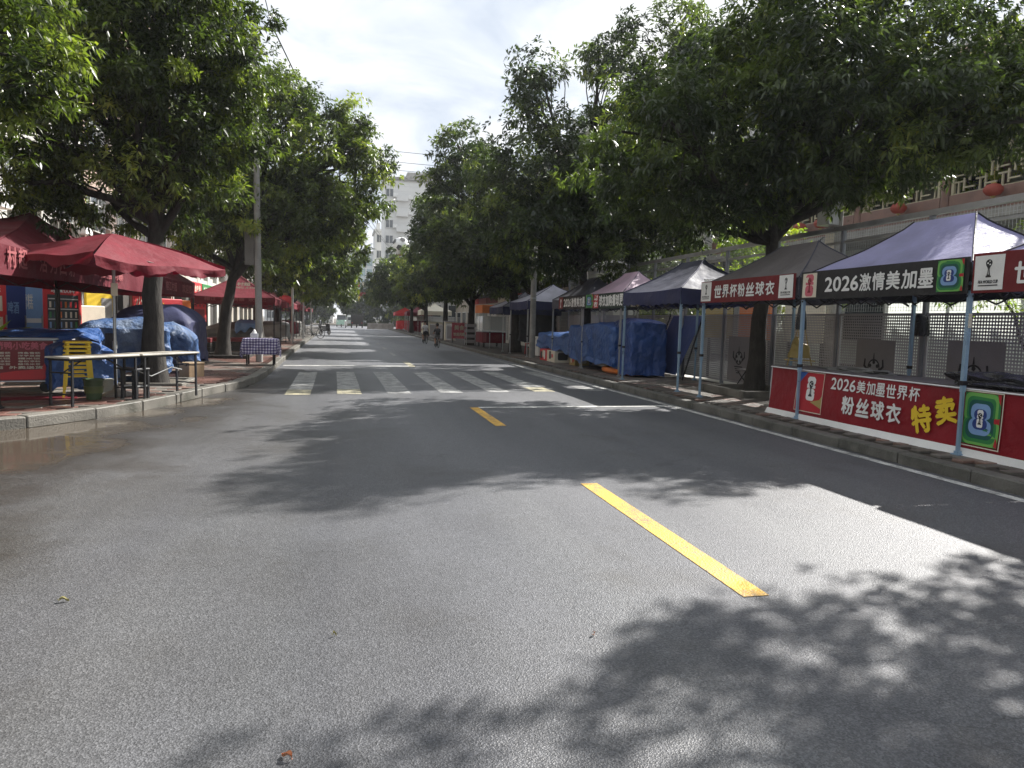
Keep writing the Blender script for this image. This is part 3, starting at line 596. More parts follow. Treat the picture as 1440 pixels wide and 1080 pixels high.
for k, c in dict(white=(.74, .74, .72), black=(.02, .02, .022), red=(.42, .02, .03), maroon=(.20, .016, .02), green=(.03, .20, .055), lime=(.16, .42, .09), teal=(.008, .085, .07), sky=(.20, .34, .58), navy=(.02, .045, .20), yellow=(.75, .52, .03), gold=(.38, .29, .10), pink=(.55, .12, .16), cream=(.65, .60, .48), orange=(.62, .17, .03), blue=(.03, .12, .42), grey=(.3, .3, .3), faded=(.30, .085, .09), rosy=(.58, .035, .04)).items():
    M['ink_' + k] = flat('ink_' + k, c)
M['cloth_black'] = cloth('cloth_black', (.022, .021, .022), .03); M['cloth_maroon'] = cloth('cloth_maroon', (.17, .014, .018), .08)
M['cloth_lilac'] = cloth('cloth_lilac', (.46, .45, .70), .42, .55); M['cloth_grey'] = cloth('cloth_grey', (.17, .155, .155), .22); M['cloth_navy'] = cloth('cloth_navy', (.055, .06, .10), .12)
M['cloth_pink'] = cloth('cloth_pink', (.70, .52, .62), .45, .55); M['cloth_slate'] = cloth('cloth_slate', (.085, .085, .11), .15); M['cloth_white'] = cloth('cloth_white', (.62, .62, .72), .45, .55)
M['cloth_navy2'] = cloth('cloth_navy_valance', (.03, .035, .10), .1); M['cloth_bottle'] = cloth('cloth_bottle_green', (.018, .035, .026), .05)
M['cloth_red'] = cloth('cloth_red', (.165, .005, .017), .16); M['cloth_darkred'] = cloth('cloth_dark_red', (.12, .005, .015), .12)
M['cloth_crimson'] = cloth('cloth_crimson', (.24, .008, .016), .04, .5); M['lining'] = cloth('pale_lining', (.45, .44, .42), .3)
M['tarp'] = pbr('blue_tarpaulin', (.028, .095, .30), .42, .3, 2.2, .8, 7, fine=.12, rvar=.12, transl=.12, bdist=.09, dirt=(.10, .16, .30), dscale=2.2, damt=.5); M['tarp_faded'] = pbr('faded_blue_tarpaulin', (.05, .115, .27), .45, .3, 2.2, .8, 7, fine=.12, rvar=.12, transl=.15, bdist=.09, dirt=(.22, .27, .34), dscale=2.0, damt=.7); M['tarp_dark'] = pbr('dark_blue_tarpaulin', (.02, .065, .23), .42, .25, 2.2, .8, 6, fine=.1, bdist=.09)
M['tarp_grey'] = pbr('grey_tarpaulin', (.17, .17, .16), .5, .25, 3, .4, 9)

# ------------------------------------------------------------------ pop-up tents
def canopy_fn(x0, y0, x1, y1, ze, zr, rl, axis, q, wr=.012):
    cx, cy = (x0 + x1) / 2, (y0 + y1) / 2; sn = sine_noise(6, q, 3.0)
    if axis == 'y': A, B = (cx, cy - rl), (cx, cy + rl)
    else: A, B = (cx - rl, cy), (cx + rl, cy)
    def side(e0, e1, r0, r1):
        def fn(u, v):
            ex = e0[0] + (e1[0] - e0[0]) * u; ey = e0[1] + (e1[1] - e0[1]) * u; rx = r0[0] + (r1[0] - r0[0]) * u; ry = r0[1] + (r1[1] - r0[1]) * u
            z = zr - (zr - ze) * (v ** .82) - .035 * math.sin(math.pi * u) * v * v + wr * sn((ex * v + rx * (1 - v), ey * v + ry * (1 - v), 0)) * math.sin(math.pi * min(1, v * 1.02)) 
            z -= .03 * math.sin(math.pi * u) * math.sin(math.pi * v)
            return (rx + (ex - rx) * v, ry + (ey - ry) * v, z)
        return fn
    c = ((x0, y0), (x1, y0), (x1, y1), (x0, y1))
    if axis == 'y': R4 = (A, A, B, B); R4b = (A, B, B, A)
    else: R4 = (A, B, B, A); R4b = (B, B, A, A)
    return [side(c[i], c[(i + 1) % 4], R4[i], R4b[i]) for i in range(4)], c
def tent(label, x0, y0, x1, y1, cm, vm, zb=1.98, ze=2.30, zr=3.0, rl=.52, axis='y', legm='blue_steel', g=None, seed=1, front=True, zg=.13, scallop=0.0, name='canopy_tent', legw=.045, cat='tent', skip=()):
    cx, cy = (x0 + x1) / 2, (y0 + y1) / 2
    t = thing(name, label, cat, (cx, cy, zg), 0, g); X0, X1, Y0, Y1 = x0 - cx, x1 - cx, y0 - cy, y1 - cy
    fns, c = canopy_fn(X0, Y0, X1, Y1, ze - zg, zr - zg, rl, axis, seed)
    mb = MB()
    for f in fns: mb.grid(f, 18, 12)
    can = mb.build('canopy', M[cm], t, 25)
    hm = MB()
    for f in fns: hm.tube([Vector(f(0, k / 12)) + Vector((0, 0, .006)) for k in range(13)], .012, 5)
    hm.build('seam', M[vm], can, 50)
    va = MB(); sn = sine_noise(5, seed + 50, 4.0)
    for i in range(4):
        a = Vector((*c[i], 0)); b = Vector((*c[(i + 1) % 4], 0)); nrm = Vector(((b - a).y, -(b - a).x, 0)).normalized()
        def fn(u, v, a=a, b=b, nrm=nrm):
            p = a + (b - a) * u; zz = (ze - zg) * (1 - v) + (zb - zg) * v - .035 * math.sin(math.pi * u) * (1 - v)
            if v > .9: zz += scallop * abs(math.sin(u * math.pi * 9)) - .012 * math.sin(u * 9 + i)
            w_ = .014 * sn((p.x, p.y, v)) * (.3 + v) + .006
            return (p.x + nrm.x * w_, p.y + nrm.y * w_, zz)
        va.grid(fn, 36, 4)
    va.build('valance', M[vm], t, 40)
    for li, (lx, ly) in enumerate(c):
        if li in skip: continue
        sx = .035 if lx < 0 else -.035; sy = .035 if ly < 0 else -.035
        leg = MB().box((lx + sx, ly + sy, (ze - zg) / 2 + .36), (legw, legw, ze - zg - .72)).box((lx + sx, ly + sy, .42), (legw * .78, legw * .78, .84)).build('leg', M[legm], t)
        MB().box((lx + sx, ly + sy, .008), (.10, .10, .016)).box((lx + sx, ly + sy, .03), (legw + .012, legw + .012, .03)).build('foot', M[legm], leg)
        MB().box((lx + sx, ly + sy, .82), (legw + .016, legw + .016, .05)).build('clamp', M['black'], leg)
    for i in range(4):
        a = Vector((*c[i], ze - zg - .16)); b = Vector((*c[(i + 1) % 4], ze - zg - .16)); n = 4; tr = MB()
        a = a * 1; ins = Vector((0 - (a.x + b.x) / 2, 0 - (a.y + b.y) / 2, 0)).normalized() * .05
        for k in range(n):
            p = a + (b - a) * (k / n) + ins; q_ = a + (b - a) * ((k + 1) / n) + ins
            tr.bar(p + Vector((0, 0, .10)), q_ - Vector((0, 0, .22)), .014, .022); tr.bar(p - Vector((0, 0, .22)), q_ + Vector((0, 0, .10)) + ins * .4, .014, .022)
        tr.build('truss', M['dark_steel'], t)
    return t
GR = 'pop-up tents of the stalls on the right pavement'
tA = tent('lilac tent at the right edge whose red valance carries a cup poster', 6.8, 3.62, 8.85, 6.68, 'cloth_lilac', 'cloth_slate', g=GR, seed=3, skip=(2, 3))
tB = tent('lilac blue tent whose black valance reads 2026 in white with a ringed emblem', 6.8, 6.74, 8.85, 9.82, 'cloth_lilac', 'cloth_black', g=GR, seed=4, zr=3.04)
tC = tent('grey tent whose red valance has white characters between two cup posters', 6.8, 9.88, 8.85, 12.95, 'cloth_grey', 'cloth_slate', g=GR, seed=5, skip=(0, 1))
tD = tent('plain navy tent with no banner, left of the red lettered valance', 6.85, 13.95, 8.9, 17.1, 'cloth_navy', 'cloth_navy2', g=GR, seed=6, zb=1.95, scallop=.03)
tE = tent('pink tent behind the bottle-green banner with white characters', 7.15, 18.05, 9.0, 21.2, 'cloth_pink', 'cloth_slate', g=GR, seed=7, legm='steel')
tF = tent('slate tent whose narrow black banner reads 2026, above the blue tarpaulin', 7.2, 21.4, 9.0, 24.6, 'cloth_slate', 'cloth_slate', g=GR, seed=8, legm='steel')
tG = tent('white peaked tent with a navy valance right beside the concrete pole', 7.1, 27.7, 10.0, 30.75, 'cloth_white', 'cloth_navy2', zb=2.0, ze=2.35, zr=3.1, rl=.02, g=GR, seed=9, legm='steel')
tH = tent('second white tent with navy valance, between the concrete pole and the food cart', 7.2, 32.6, 10.0, 35.7, 'cloth_white', 'cloth_navy2', zb=1.85, ze=2.2, zr=2.95, rl=.02, g=GR, seed=10, legm='steel')
def banner(t, yl, yr, z0, z1, xf, cm):
    "a printed cloth hung along the front (-X side) of tent t; world coords; left end yl (far), right end yr (near)"
    L = yl - yr; sn = sine_noise(5, int(yl * 7), 2.2); sk = sine_noise(4, int(yl * 9), 6.0); fn = lambda u, v: .016 * sn((u, v * .6, 0)) + .005 * sk((u, v * .8, 0)); o = Vector((xf, yl, z0)) - t.location
    mb = MB(); fr = lambda u, v: (o.x - fn(u * L, v * (z1 - z0)), o.y - u * L, o.z + v * (z1 - z0))
    mb.grid(fr, max(8, int(L / .08)), 5); n0 = len(mb.v)
    mb.grid(lambda u, v: (fr(u, v)[0] + .006, fr(u, v)[1], fr(u, v)[2]), max(8, int(L / .08)), 5)
    b = mb.build('banner', M[cm], t, 60)
    return b, Print(o, (0, -1, 0), (0, 0, 1), (-1, 0, 0), fn)
# B: black, 2026 ...
b, p = banner(tB, 9.80, 6.755, 1.95, 2.36, 6.775, 'cloth_black')
p.rect(.05, .03, .40, .385, 'ink_cream').twentysix(.125, .045, .325, .37, 'ink_pink', 'ink_maroon'); p.build('emblem', b)
p.mb = MB(); p.mats = []
for k, ch in enumerate('2026'): p.text(ch, .60 + k * .17, .105, .60 + k * .17 + .145, .30, 'ink_white', .007)
for k, ch in enumerate('激情美加墨'): p.text(ch, 1.29 + k * .262, .09, 1.29 + k * .262 + .225, .315, 'ink_white', .006)
p.build('lettering', b); p.mb = MB(); p.mats = []
p.rings(2.62, .03, 2.99, .39).build('emblem', b)
# C: maroon
b, p = banner(tC, 12.93, 9.90, 1.96, 2.36, 6.775, 'cloth_maroon')
p.cup_sign(.02, .03, .40, .385).cup_sign(2.58, .03, 2.98, .385).build('emblem', b); p.mb = MB(); p.mats = []
for k, ch in enumerate('世界杯粉丝球衣'): p.text(ch, .53 + k * .283, .09, .53 + k * .283 + .235, .31, 'ink_white', .007)
p.build('lettering', b)
# A: maroon with a cup poster at its left
b, p = banner(tA, 6.70, 3.64, 1.95, 2.38, 6.775, 'cloth_maroon')
p.cup_sign(.03, .03, .40, .40).build('emblem', b); p.mb = MB(); p.mats = []
for k, ch in enumerate('世界杯粉丝球衣'): p.text(ch, .53 + k * .283, .09, .53 + k * .283 + .235, .31, 'ink_white', .007)
p.build('lettering', b)
# E: bottle green
b, p = banner(tE, 19.85, 16.35, 1.93, 2.35, 7.02, 'cloth_bottle')
p.rect(.05, .02, .42, .40, 'ink_red'); p.text('球', .1, .24, .36, .38, 'ink_white', .01); p.text('衣', .1, .05, .36, .2, 'ink_white', .01)
for k, ch in enumerate('球衣加购看球更带劲'): p.text(ch, .50 + k * .258, .07, .50 + k * .258 + .225, .36, 'ink_white', .012)
p.rect(2.9, .02, 3.44, .40, 'ink_cream'); p.rrect(2.98, .05, 3.2, .36, .1, 'ink_teal'); p.rrect(3.15, .03, 3.4, .3, .1, 'ink_gold'); p.rrect(3.24, .1, 3.36, .25, .05, 'ink_black'); p.build('lettering', b)
# F: black
b, p = banner(tF, 23.3, 19.9, 1.95, 2.36, 7.06, 'cloth_black')
p.rect(.02, .02, .45, .39, 'ink_maroon'); p.trophy(.23, .06, .28, 'ink_white')
p.text('2026', .55, .09, 1.2, .32, 'ink_white', .012)
for k, ch in enumerate('激情美加墨'): p.text(ch, 1.27 + k * .29, .07, 1.27 + k * .29 + .25, .34, 'ink_white', .01)
p.rings(2.82, .02, 3.38, .40); p.build('lettering', b)
# small torn logo on the navy tent and maker's sticker on the leg
Print(Vector((7.4, 13.99, 2.42)) - tD.location, (1, 0, .05), (0, .55, .8), (0, -.8, .55)).text('sports', 0, 0, .42, .11, 'ink_white', .006).build('lettering', tD)
MB().box((6.835 - tB.location.x, 6.775 - tB.location.y - .026, 1.52), (.044, .004, .16)).build('sticker', M['ink_cream'], tB)

# ------------------------------------------------------------------ the counter with its long red banner
ct = thing('stall_counter', 'long market counter wrapped in a red banner reading 2026 with yellow characters', 'stall counter', (7.3, 7.3, .13))
o = ct.location
MB().box((7.33 - o.x, 7.2 - o.y, .755), (.80, 6.9, .03)).build('counter_top', M['cloth_grey'], ct)
for yy in (10.55, 8.4, 6.3, 4.2):
    for xx in (6.98, 7.68): MB().box((xx - o.x, yy - o.y, .37), (.035, .035, .74)).build('leg', M['dark_steel'], ct)
sn = sine_noise(6, 99, 1.6); sn2 = sine_noise(5, 98, 5)
wav = lambda u, v: .018 * sn((u, v, 0)) + .006 * sn2((u, v * .5, 0))
YL = 10.62; LB = 6.85; ZB, ZT = .20, .885
def bfn(u, v): return (6.9 - wav(u * LB, v) - o.x - .03 * (1 - v), YL - u * LB - o.y, ZB + v * (ZT - ZB) - o.z)
mb = MB().grid(bfn, 110, 10); mb.grid(lambda u, v: (bfn(u, v)[0] + .006, bfn(u, v)[1], bfn(u, v)[2]), 110, 10)
ban = mb.build('banner', M['cloth_crimson'], ct, 60)
def hem(u, v):
    s_ = v; return (6.895 - wav(u * LB, 0) - .03 - o.x - s_ * (.05 + .03 * sn((u * LB * 1.3, 3, 0))), YL + .03 - u * (LB + .03) - o.y, ZB + .012 - s_ * (.105 + .015 * sn((u * LB * 2, 1, 0))) - o.z)
MB().grid(hem, 110, 4).build('white_hem', M['ink_white'], ct, 60)
MB().grid(lambda u, v: (6.905 - o.x + u * .8, YL + .015 + .012 * math.sin(u * 9 + v * 4) - o.y, (ZB - .06) + v * (ZT - ZB + .06) - o.z), 8, 6).build('end_cloth', M['ink_white'], ct, 60)
MB().tube([(6.89 - o.x, YL - o.y, ZT - o.z), (6.89 - o.x, YL - LB - o.y, ZT - o.z)], .011, 6).build('rope', M['ink_white'], ct, 60)
pf = lambda u, v: wav(u, (v) / (ZT - ZB)) + .03 * (1 - v / (ZT - ZB))
p = Print((6.9 - o.x, YL - o.y, ZB - o.z), (0, -1, 0), (0, 0, 1), (-1, 0, 0), pf)
def outline(p, u0, v0, u1, v1, ink, w_=.012):
    p.rect(u0, v0, u1, v0 + w_, ink); p.rect(u0, v1 - w_, u1, v1, ink); p.rect(u0, v0, u0 + w_, v1, ink); p.rect(u1 - w_, v0, u1, v1, ink)
p.rect(.70, .06, 1.36, .67, 'ink_red'); p.poly([(.70, .67), (.70, .42), (.86, .58), (.97, .67)], 'ink_blue'); p.poly([(1.08, .22), (1.35, .14), (1.35, .34), (1.29, .27)], 'ink_gold')
outline(p, .70, .06, 1.36, .67, 'ink_cream'); p.twentysix(.97, .24, 1.17, .60, 'ink_white', 'ink_black'); p.build('emblem', ban); p.mb = MB(); p.mats = []
for k, ch in enumerate('2026'): p.text(ch, 1.53 + k * .135, .465, 1.53 + k * .135 + .112, .625, 'ink_white', .004)
for k, ch in enumerate('美加墨世界杯'): p.text(ch, 2.08 + k * .187, .46, 2.08 + k * .187 + .16, .63, 'ink_white', .003)
for k, ch in enumerate('粉丝球衣'): p.text(ch, 1.83 + k * .285, .15, 1.83 + k * .285 + .235, .39, 'ink_white', .008)
p.text('特', 3.10, .10, 3.38, .42, 'ink_yellow', .013, R_(14)); p.text('卖', 3.44, .25, 3.72, .56, 'ink_yellow', .013, R_(14)); p.build('lettering', ban); p.mb = MB(); p.mats = []
p.rings(3.84, .075, 4.30, .655); outline(p, 3.80, .05, 4.34, .675, 'ink_cream'); p.build('emblem', ban)
def heap(name, label, cat, c, s_, mat, seed, f=5, amp=.35, nu=28, nv=14, tagit=True, parent=None):
    sn = sine_noise(8, seed, f)
    def fn(u, v):
        t = 2 * math.pi * u; e = math.pi / 2 * v; r = math.cos(e) ** .6; d = (math.cos(t) * r, math.sin(t) * r, math.sin(e) ** .8)
        k = 1 + amp * sn(d) * (.35 + .65 * v)
        return (c[0] + d[0] * s_[0] * k, c[1] + d[1] * s_[1] * k, c[2] + max(0, d[2] * s_[2] * k))
    o_ = MB().grid(fn, nu, nv, wrap=True).build(name, mat, parent, 40)
    if tagit: tag(o_, label, cat)
    return o_
M['bin_liner'] = pbr('black_film', (.02, .02, .022), .16, .2, 6, .8, 26)
heap('plastic_sheet', 'crumpled shiny black plastic sheet lying on the red counter', 'plastic sheet', (7.3, 6.6, .899), (.32, .72, .13), M['bin_liner'], 5, 6, .4, 40, 16)
heap('folded_sheet', 'flat crumpled grey sheet on the counter behind the 2026 lettering', 'plastic sheet', (7.45, 9.2, .899), (.2, .7, .05), M['tarp_grey'], 6, 6, .35)

# ------------------------------------------------------------------ perforated fence
M['perf'] = pbr('perforated_steel', (.36, .35, .36), .5, .12, 2, dirt=(.2, .19, .18), damt=.3); M['fence_post'] = pbr('fence_post', (.20, .21, .23), .5, .15, 3)
fe = thing('fence', 'tall fence of perforated steel panels and wire mesh behind the stalls', 'fence', (9.15, 3.6, .1))
NB = 12; BW = 2.1
pm = MB(); pc = .05; nx, nz = 38, 31; y0 = .1
for i in range(nx):
    for j in range(nz):
        cy, cz = y0 + (i + .5) * pc, .14 + (j + .5) * pc; h = pc / 2; q = .0125
        A = [(0, cy - h, cz - h), (0, cy + h, cz - h), (0, cy + h, cz + h), (0, cy - h, cz + h)]
        B = [(0, cy, cz - q * 1.3), (0, cy + q * 1.3, cz), (0, cy, cz + q * 1.3), (0, cy - q * 1.3, cz)]
        pm.add(A + B, [(0, 1, 5, 4), (1, 2, 6, 5), (2, 3, 7, 6), (3, 0, 4, 7)])
pm = pm.mesh('perforated_panel', M['perf'])
fr = MB()
for zz in (.12, 1.70): fr.box((0, 1.05, zz), (.035, 2.0, .04))
for yy in (.075, 2.03): fr.box((0, yy, .91), (.035, .04, 1.54))
fr = fr.mesh('panel_frame', M['perf'])
wm = MB()
for k in range(34): wm.box((0, .06 + k * .06, 2.5), (.004, .004, 1.5))
for k in range(26): wm.box((.004, 1.05, 1.76 + k * .06), (.004, 2.0, .004))
wm = wm.mesh('wire_mesh', M['steel'])
post = MB().box((0, 0, 1.65), (.07, .07, 3.3)).mesh('post', M['fence_post'])
top = MB().box((0, 1.05, 3.31), (.10, 2.1, .09)).box((0, 1.05, 3.05), (.04, 2.03, .04)).mesh('top_rail', M['steel'])
for k in range(NB + 1):
    link('post', post, fe, (0, k * BW, 0))
    if k < NB:
        a = link('panel', pm, fe, (0, k * BW, 0)); link('panel_frame', fr, a); link('wire_mesh', wm, fe, (0, k * BW, 0)); link('top_rail', top, fe, (0, k * BW, 0))
def fence_board(y0, y1, z0, z1, label):
    t = thing('emblem_board', label, 'sign board', (9.10, (y0 + y1) / 2, z0), 0, 'grey emblem boards on the fence')
    w_, h = y1 - y0, z1 - z0
    bd = MB().box((0, 0, h / 2), (.012, w_, h)).build('board', M['perf_board'], t)
    p = Print((-.006, w_ / 2, 0), (0, -1, 0), (0, 0, 1), (-1, 0, 0)); c = w_ / 2; v = h * .52; r = w_ * .16
    ring = lambda a, b, r_, n=18: [(c + r_ * math.cos(a + (b - a) * k / n), v + r_ * math.sin(a + (b - a) * k / n)) for k in range(n + 1)]
    p.poly(ring(0, 6.2, r), 'ink_black'); p.poly(ring(0, 6.2, r * .82), 'ink_grey')
    for k in range(5):
        a = k * 1.257 + .3; p.poly([(c + r * .62 * math.cos(a) + r * .26 * math.cos(t_), v + r * .62 * math.sin(a) + r * .26 * math.sin(t_)) for t_ in (0, 1.257, 2.51, 3.77, 5.03)], 'ink_black')
    for s_ in (-1, 1):
        arm = [(c + s_ * r * 1.0, v - r * .5), (c + s_ * r * 1.7, v + r * .1), (c + s_ * r * 1.55, v + r * 1.0), (c + s_ * r * 1.35, v + r * .95), (c + s_ * r * 1.4, v + r * .2), (c + s_ * r * .9, v - r * .2)]
        p.poly(arm if s_ > 0 else arm[::-1], 'ink_black')
    p.poly([(c - r * .12, v + r), (c + r * .12, v + r), (c + r * .04, v + r * 1.7), (c - r * .04, v + r * 1.7)], 'ink_black')
    for k in range(4): p.rect(c - r * (1.1 - k * .2), v - r * (1.35 + k * .3), c + r * (1.1 - k * .2), v - r * (1.2 + k * .3), 'ink_black')
    p.build('emblem', t); return t
M['perf_board'] = pbr('board_grey', (.25, .235, .235), .55, .1, 3)
fence_board(10.45, 11.38, .35, 1.36, 'grey emblem board right of the wooden-framed stand, behind the 2026 lettering')
fence_board(8.35, 9.35, .35, 1.40, 'grey emblem board behind the near blue tent leg, above the yellow characters')
fence_board(14.85, 15.85, .25, 1.30, 'grey emblem board left of the big tree trunk behind the red valance')
# chair, stand, bag beside the tree
def folding_chair(label, loc, rz, sm='ink_gold', g=None):
    t = thing('folding_chair', label, 'chair', loc, rz, g)
    MB().bbox((0, 0, .45), (.42, .40, .04)).build('seat', M['cloth_grey'], t); MB().bbox((0, .22, .82), (.42, .03, .28)).build('backrest', M['cloth_grey'], t)
    for sx in (-.2, .2):
        MB().tube([(sx, -.22, 0), (sx, .10, .45), (sx, .22, .95)], .012, 6).build('leg', M['dark_steel'], t, 60); MB().tube([(sx * .9, .26, 0), (sx * .9, -.16, .44)], .012, 6).build('leg', M['dark_steel'], t, 60)
    return t
folding_chair('dark folding chair with a grey padded back left of the tree trunk', (8.75, 14.35, .13), R_(200))
st = thing('display_stand', 'yellowish metal A-frame stand holding a bag, between trunk and blue leg', 'stand', (8.3, 11.9, .13), R_(90))
for s_ in (-.28, .28): MB().tube([(s_, -.25, 0), (s_ * .3, 0, 1.45), (s_, .25, 0)], .014, 6).build('frame_leg', M['ink_gold'], st, 60)
for z_ in (.45, .8): [MB().bar((-.24, s_ * .15, z_), (.24, s_ * .15, z_), .02).build('crossbar', M['ink_gold'], st) for s_ in (-1, 1)]
heap('bag', 'yellow-green bag of goods hung on the metal A-frame stand', 'bag', (8.28, 11.9, .98), (.16, .22, .28), M['ink_gold'], 8, 4, .25)
heap('bag', 'long black bag hanging from the blue tent leg', 'bag', (7.0, 10.05, 1.5), (.07, .10, .36), M['bin_liner'], 9, 3, .2)
heap('bag', 'black bag tied to the fence post above the emblem boards', 'bag', (9.05, 9.85, 1.45), (.09, .13, .34), M['bin_liner'], 10, 3, .2)
# tree pits of the right pavement
def tree_pit(label, c, s_, h=.12, mat='kerb', rz=0):
    t = thing('tree_pit', label, 'tree pit', (c[0], c[1], .11), rz)
    a, b = s_[0] / 2, s_[1] / 2
    for (p, d) in (((0, -b, h / 2), (2 * a, .12, h)), ((0, b, h / 2), (2 * a, .12, h)), ((-a + .06, 0, h / 2), (.12, 2 * b - .121, h)), ((a - .06, 0, h / 2), (.12, 2 * b - .121, h))): MB().bbox(p, d, .012).build('edge_stone', M[mat], t)
    MB().grid(lambda u, v: ((u - .5) * (2 * a - .22), (v - .5) * (2 * b - .1), .05 + .035 * math.sin(u * 7) * math.sin(v * 6)), 8, 8).build('soil', M['earth'], t, 60)
tree_pit('raised stone tree pit round the big trunk behind the red valance', (8.4, 13.55), (1.5, 1.6), .16)

# ------------------------------------------------------------------ tarpaulins over the closed stalls
def drape(name, label, c, hx, hy, zt, zhem, seed, mat, rz=0, fold=.06, top=.12, hem=.08, shear=0, cat='tarpaulin', sag=.25, group=None):
    sn = sine_noise(7, seed, 2.6); s8 = sine_noise(6, seed + 1, 5.0); s9 = sine_noise(6, seed + 2, 9.0); sm = lambda p: (.55 - abs(s8(p))) * 1.1 + (.5 - abs(s9(p))) * .6
    def fn(u, v):
        a = 2 * math.pi * u; k = 1 / max(abs(math.cos(a)), abs(math.sin(a))) ; k = min(k, 1.36)
        ca, sa = math.cos(a) * k, math.sin(a) * k
        if v < .45:
            s_ = v / .45; x = hx * ca * s_; y = hy * sa * s_; z = zt - top * (s_ ** 3) + sag * .2 * sn((x, y, 0)) * s_ ** .5 + .018 * sm((x, y, 1))
            x += shear * z
        else:
            s_ = (v - .45) / .55; f = 1 + fold * s_ * (1.2 * abs(math.sin(a * 4.5 + seed)) + .8 * abs(math.sin(a * 8 + 2 * seed)) - .9 + .5 * sm((ca * 1.3, sa * 1.3, s_))) + .05 * s_ * sn((ca, sa, s_))
            x = hx * ca * f; y = hy * sa * f; zh = zhem + hem * sn((ca * 1.5, sa * 1.5, 5)) + hem * .5 * sm((ca, sa, 2)); z0 = zt - top + sag * .2 * sn((hx * ca, hy * sa, 0)); z = z0 + (max(.02, zh) - z0) * s_
            x += .022 * sm((ca, sa, z * 1.5)); y += .022 * sm((ca + 5, sa, z * 1.5))
            x += shear * z
        return (x, y, z)
    o_ = MB().grid(fn, 120, 44, wrap=True).build(name, mat, None, 32); o_.location = (c[0], c[1], c[2]); o_.rotation_euler = (0, 0, rz)
    return tag(o_, label, cat, group)
GTp = 'tarpaulins over closed stalls'
drape('tarpaulin', 'bright blue tarpaulin tied over the far stall with printed boxes below', (8.0, 24.6, .13), .72, 2.2, 1.05, .38, 3, M['tarp'], group=GTp, hem=.10, fold=.09)
drape('tarpaulin', 'blue tarpaulin over the middle stall above the orange base', (8.0, 20.6, .13), .82, 2.0, 1.40, .22, 4, M['tarp'], group=GTp, fold=.07)
drape('tarpaulin', 'dark blue tarpaulin hanging to the ground at the near end of the stalls', (7.85, 18.4, .13), 0.50, .7, 1.55, .05, 5, M['tarp_dark'], group=GTp, fold=.05, hem=.03)
M['panel_blue'] = cloth('panel_blue', (.045, .07, .19), .1)
lb = thing('leaning_panel', 'smooth dark blue sheet leaning against the fence beside the dark tarpaulin', 'panel', (8.85, 18.0, .13))
MB().grid(lambda u, v: (.02 + .18 * v - .35 * (1 - v) + .02 * math.sin(u * 5), -.7 * (1 + .5 * (v - .4)) + u * 1.7, .1 + v * 1.55), 10, 10).grid(lambda u, v: (.028 + .18 * v - .35 * (1 - v) + .02 * math.sin(u * 5), -.7 * (1 + .5 * (v - .4)) + u * 1.7, .1 + v * 1.55), 10, 10).build('sheet', M['panel_blue'], lb, 60)
[MB().bar((-.36, s_ * 1.0, 0), (.18, s_ * .95, 1.7), .03).build('frame_bar', M['dark_steel'], lb) for s_ in (-1, 1)]
ob = thing('play_basin', 'orange inflatable basin edge showing under the middle blue tarpaulin', 'basin', (7.75, 19.2, .13))
MB().tube([(.42 * math.cos(a), .95 * math.sin(a), .09) for a in np.linspace(0, 6.283, 25)[:-1]], .085, 8, closed=True).build('rim', M['ink_orange'], ob, 60); MB().box((0, 0, .02), (.6, 1.5, .03)).build('floor_sheet', M['ink_orange'], ob)
def printed_box(label, c, d, cols, seed, g=None):
    t = thing('printed_box', label, 'box', c, 0, g); MB().bbox((0, 0, d[2] / 2), d, .01).build('carton', M[cols[0]], t)
    p = Print((-d[0] / 2, d[1] / 2, 0), (0, -1, 0), (0, 0, 1), (-1, 0, 0)); q = random.Random(seed)
    for k in range(4): u = q.uniform(.02, d[1] * .7); p.rrect(u, d[2] * q.uniform(.1, .5), u + d[1] * q.uniform(.1, .28), d[2] * q.uniform(.6, .95), .05, cols[1 + k % (len(cols) - 1)])
    p.build('print', t)
    p = Print((-d[0] / 2, -d[1] / 2, 0), (1, 0, 0), (0, 0, 1), (0, -1, 0)); p.rrect(d[0] * .2, d[2] * .2, d[0] * .8, d[2] * .85, .05, cols[1]); p.build('print', t); return t
printed_box('red and white printed carton at the far end under the blue tarpaulin', (7.55, 25.7, .13), (.6, 1.0, .42), ['ink_rosy', 'ink_white', 'ink_cream', 'ink_black'], 1, 'printed cartons under the tarpaulin')
printed_box('cream printed carton with a dark emblem under the blue tarpaulin', (7.5, 24.6, .13), (.6, .95, .40), ['ink_cream', 'ink_black', 'ink_rosy', 'ink_grey'], 2, 'printed cartons under the tarpaulin')
printed_box('small yellow carton beside the slate tent leg', (7.7, 22.9, .13), (.5, .6, .35), ['ink_gold', 'ink_cream', 'ink_rosy'], 3, 'printed cartons under the tarpaulin')

# ------------------------------------------------------------------ power pole and the things further along the right pavement
def pole(name, label, loc, r0, r1, h, mat, lean=(0, 0), cat='pole', parts=None, g=None):
    t = thing(name, label, cat, loc, 0, g); MB().tube([(lean[0] * k, lean[1] * k, h * k) for k in (0, .25, .5, .75, 1)], [r0 + (r1 - r0) * k for k in (0, .25, .5, .75, 1)], 12).build('shaft', M[mat], t, 60); return t
t = pole('power_pole', 'weathered concrete power pole in front of the white peaked tent', (7.25, 27.4, .1), .125, .09, 7.5, 'concrete'); MB().tube([(0, 0, 2.3), (0, 0, 2.36)], .128, 12).build('band', M['steel'], t, 60); MB().bar((-.6, 0, 6.9), (.6, 0, 6.9), .07).build('cross_arm', M['steel'], t)
fc = thing('food_cart', 'red food cart with glass sides and an orange sign box on top', 'food cart', (7.75, 38.0, .13))
MB().bbox((0, 0, .52), (1.25, 1.9, .55), .02).build('body', M['cloth_red'], fc); MB().bbox((0, 0, .82), (1.3, 1.95, .05), .01).build('counter', M['steel'], fc)
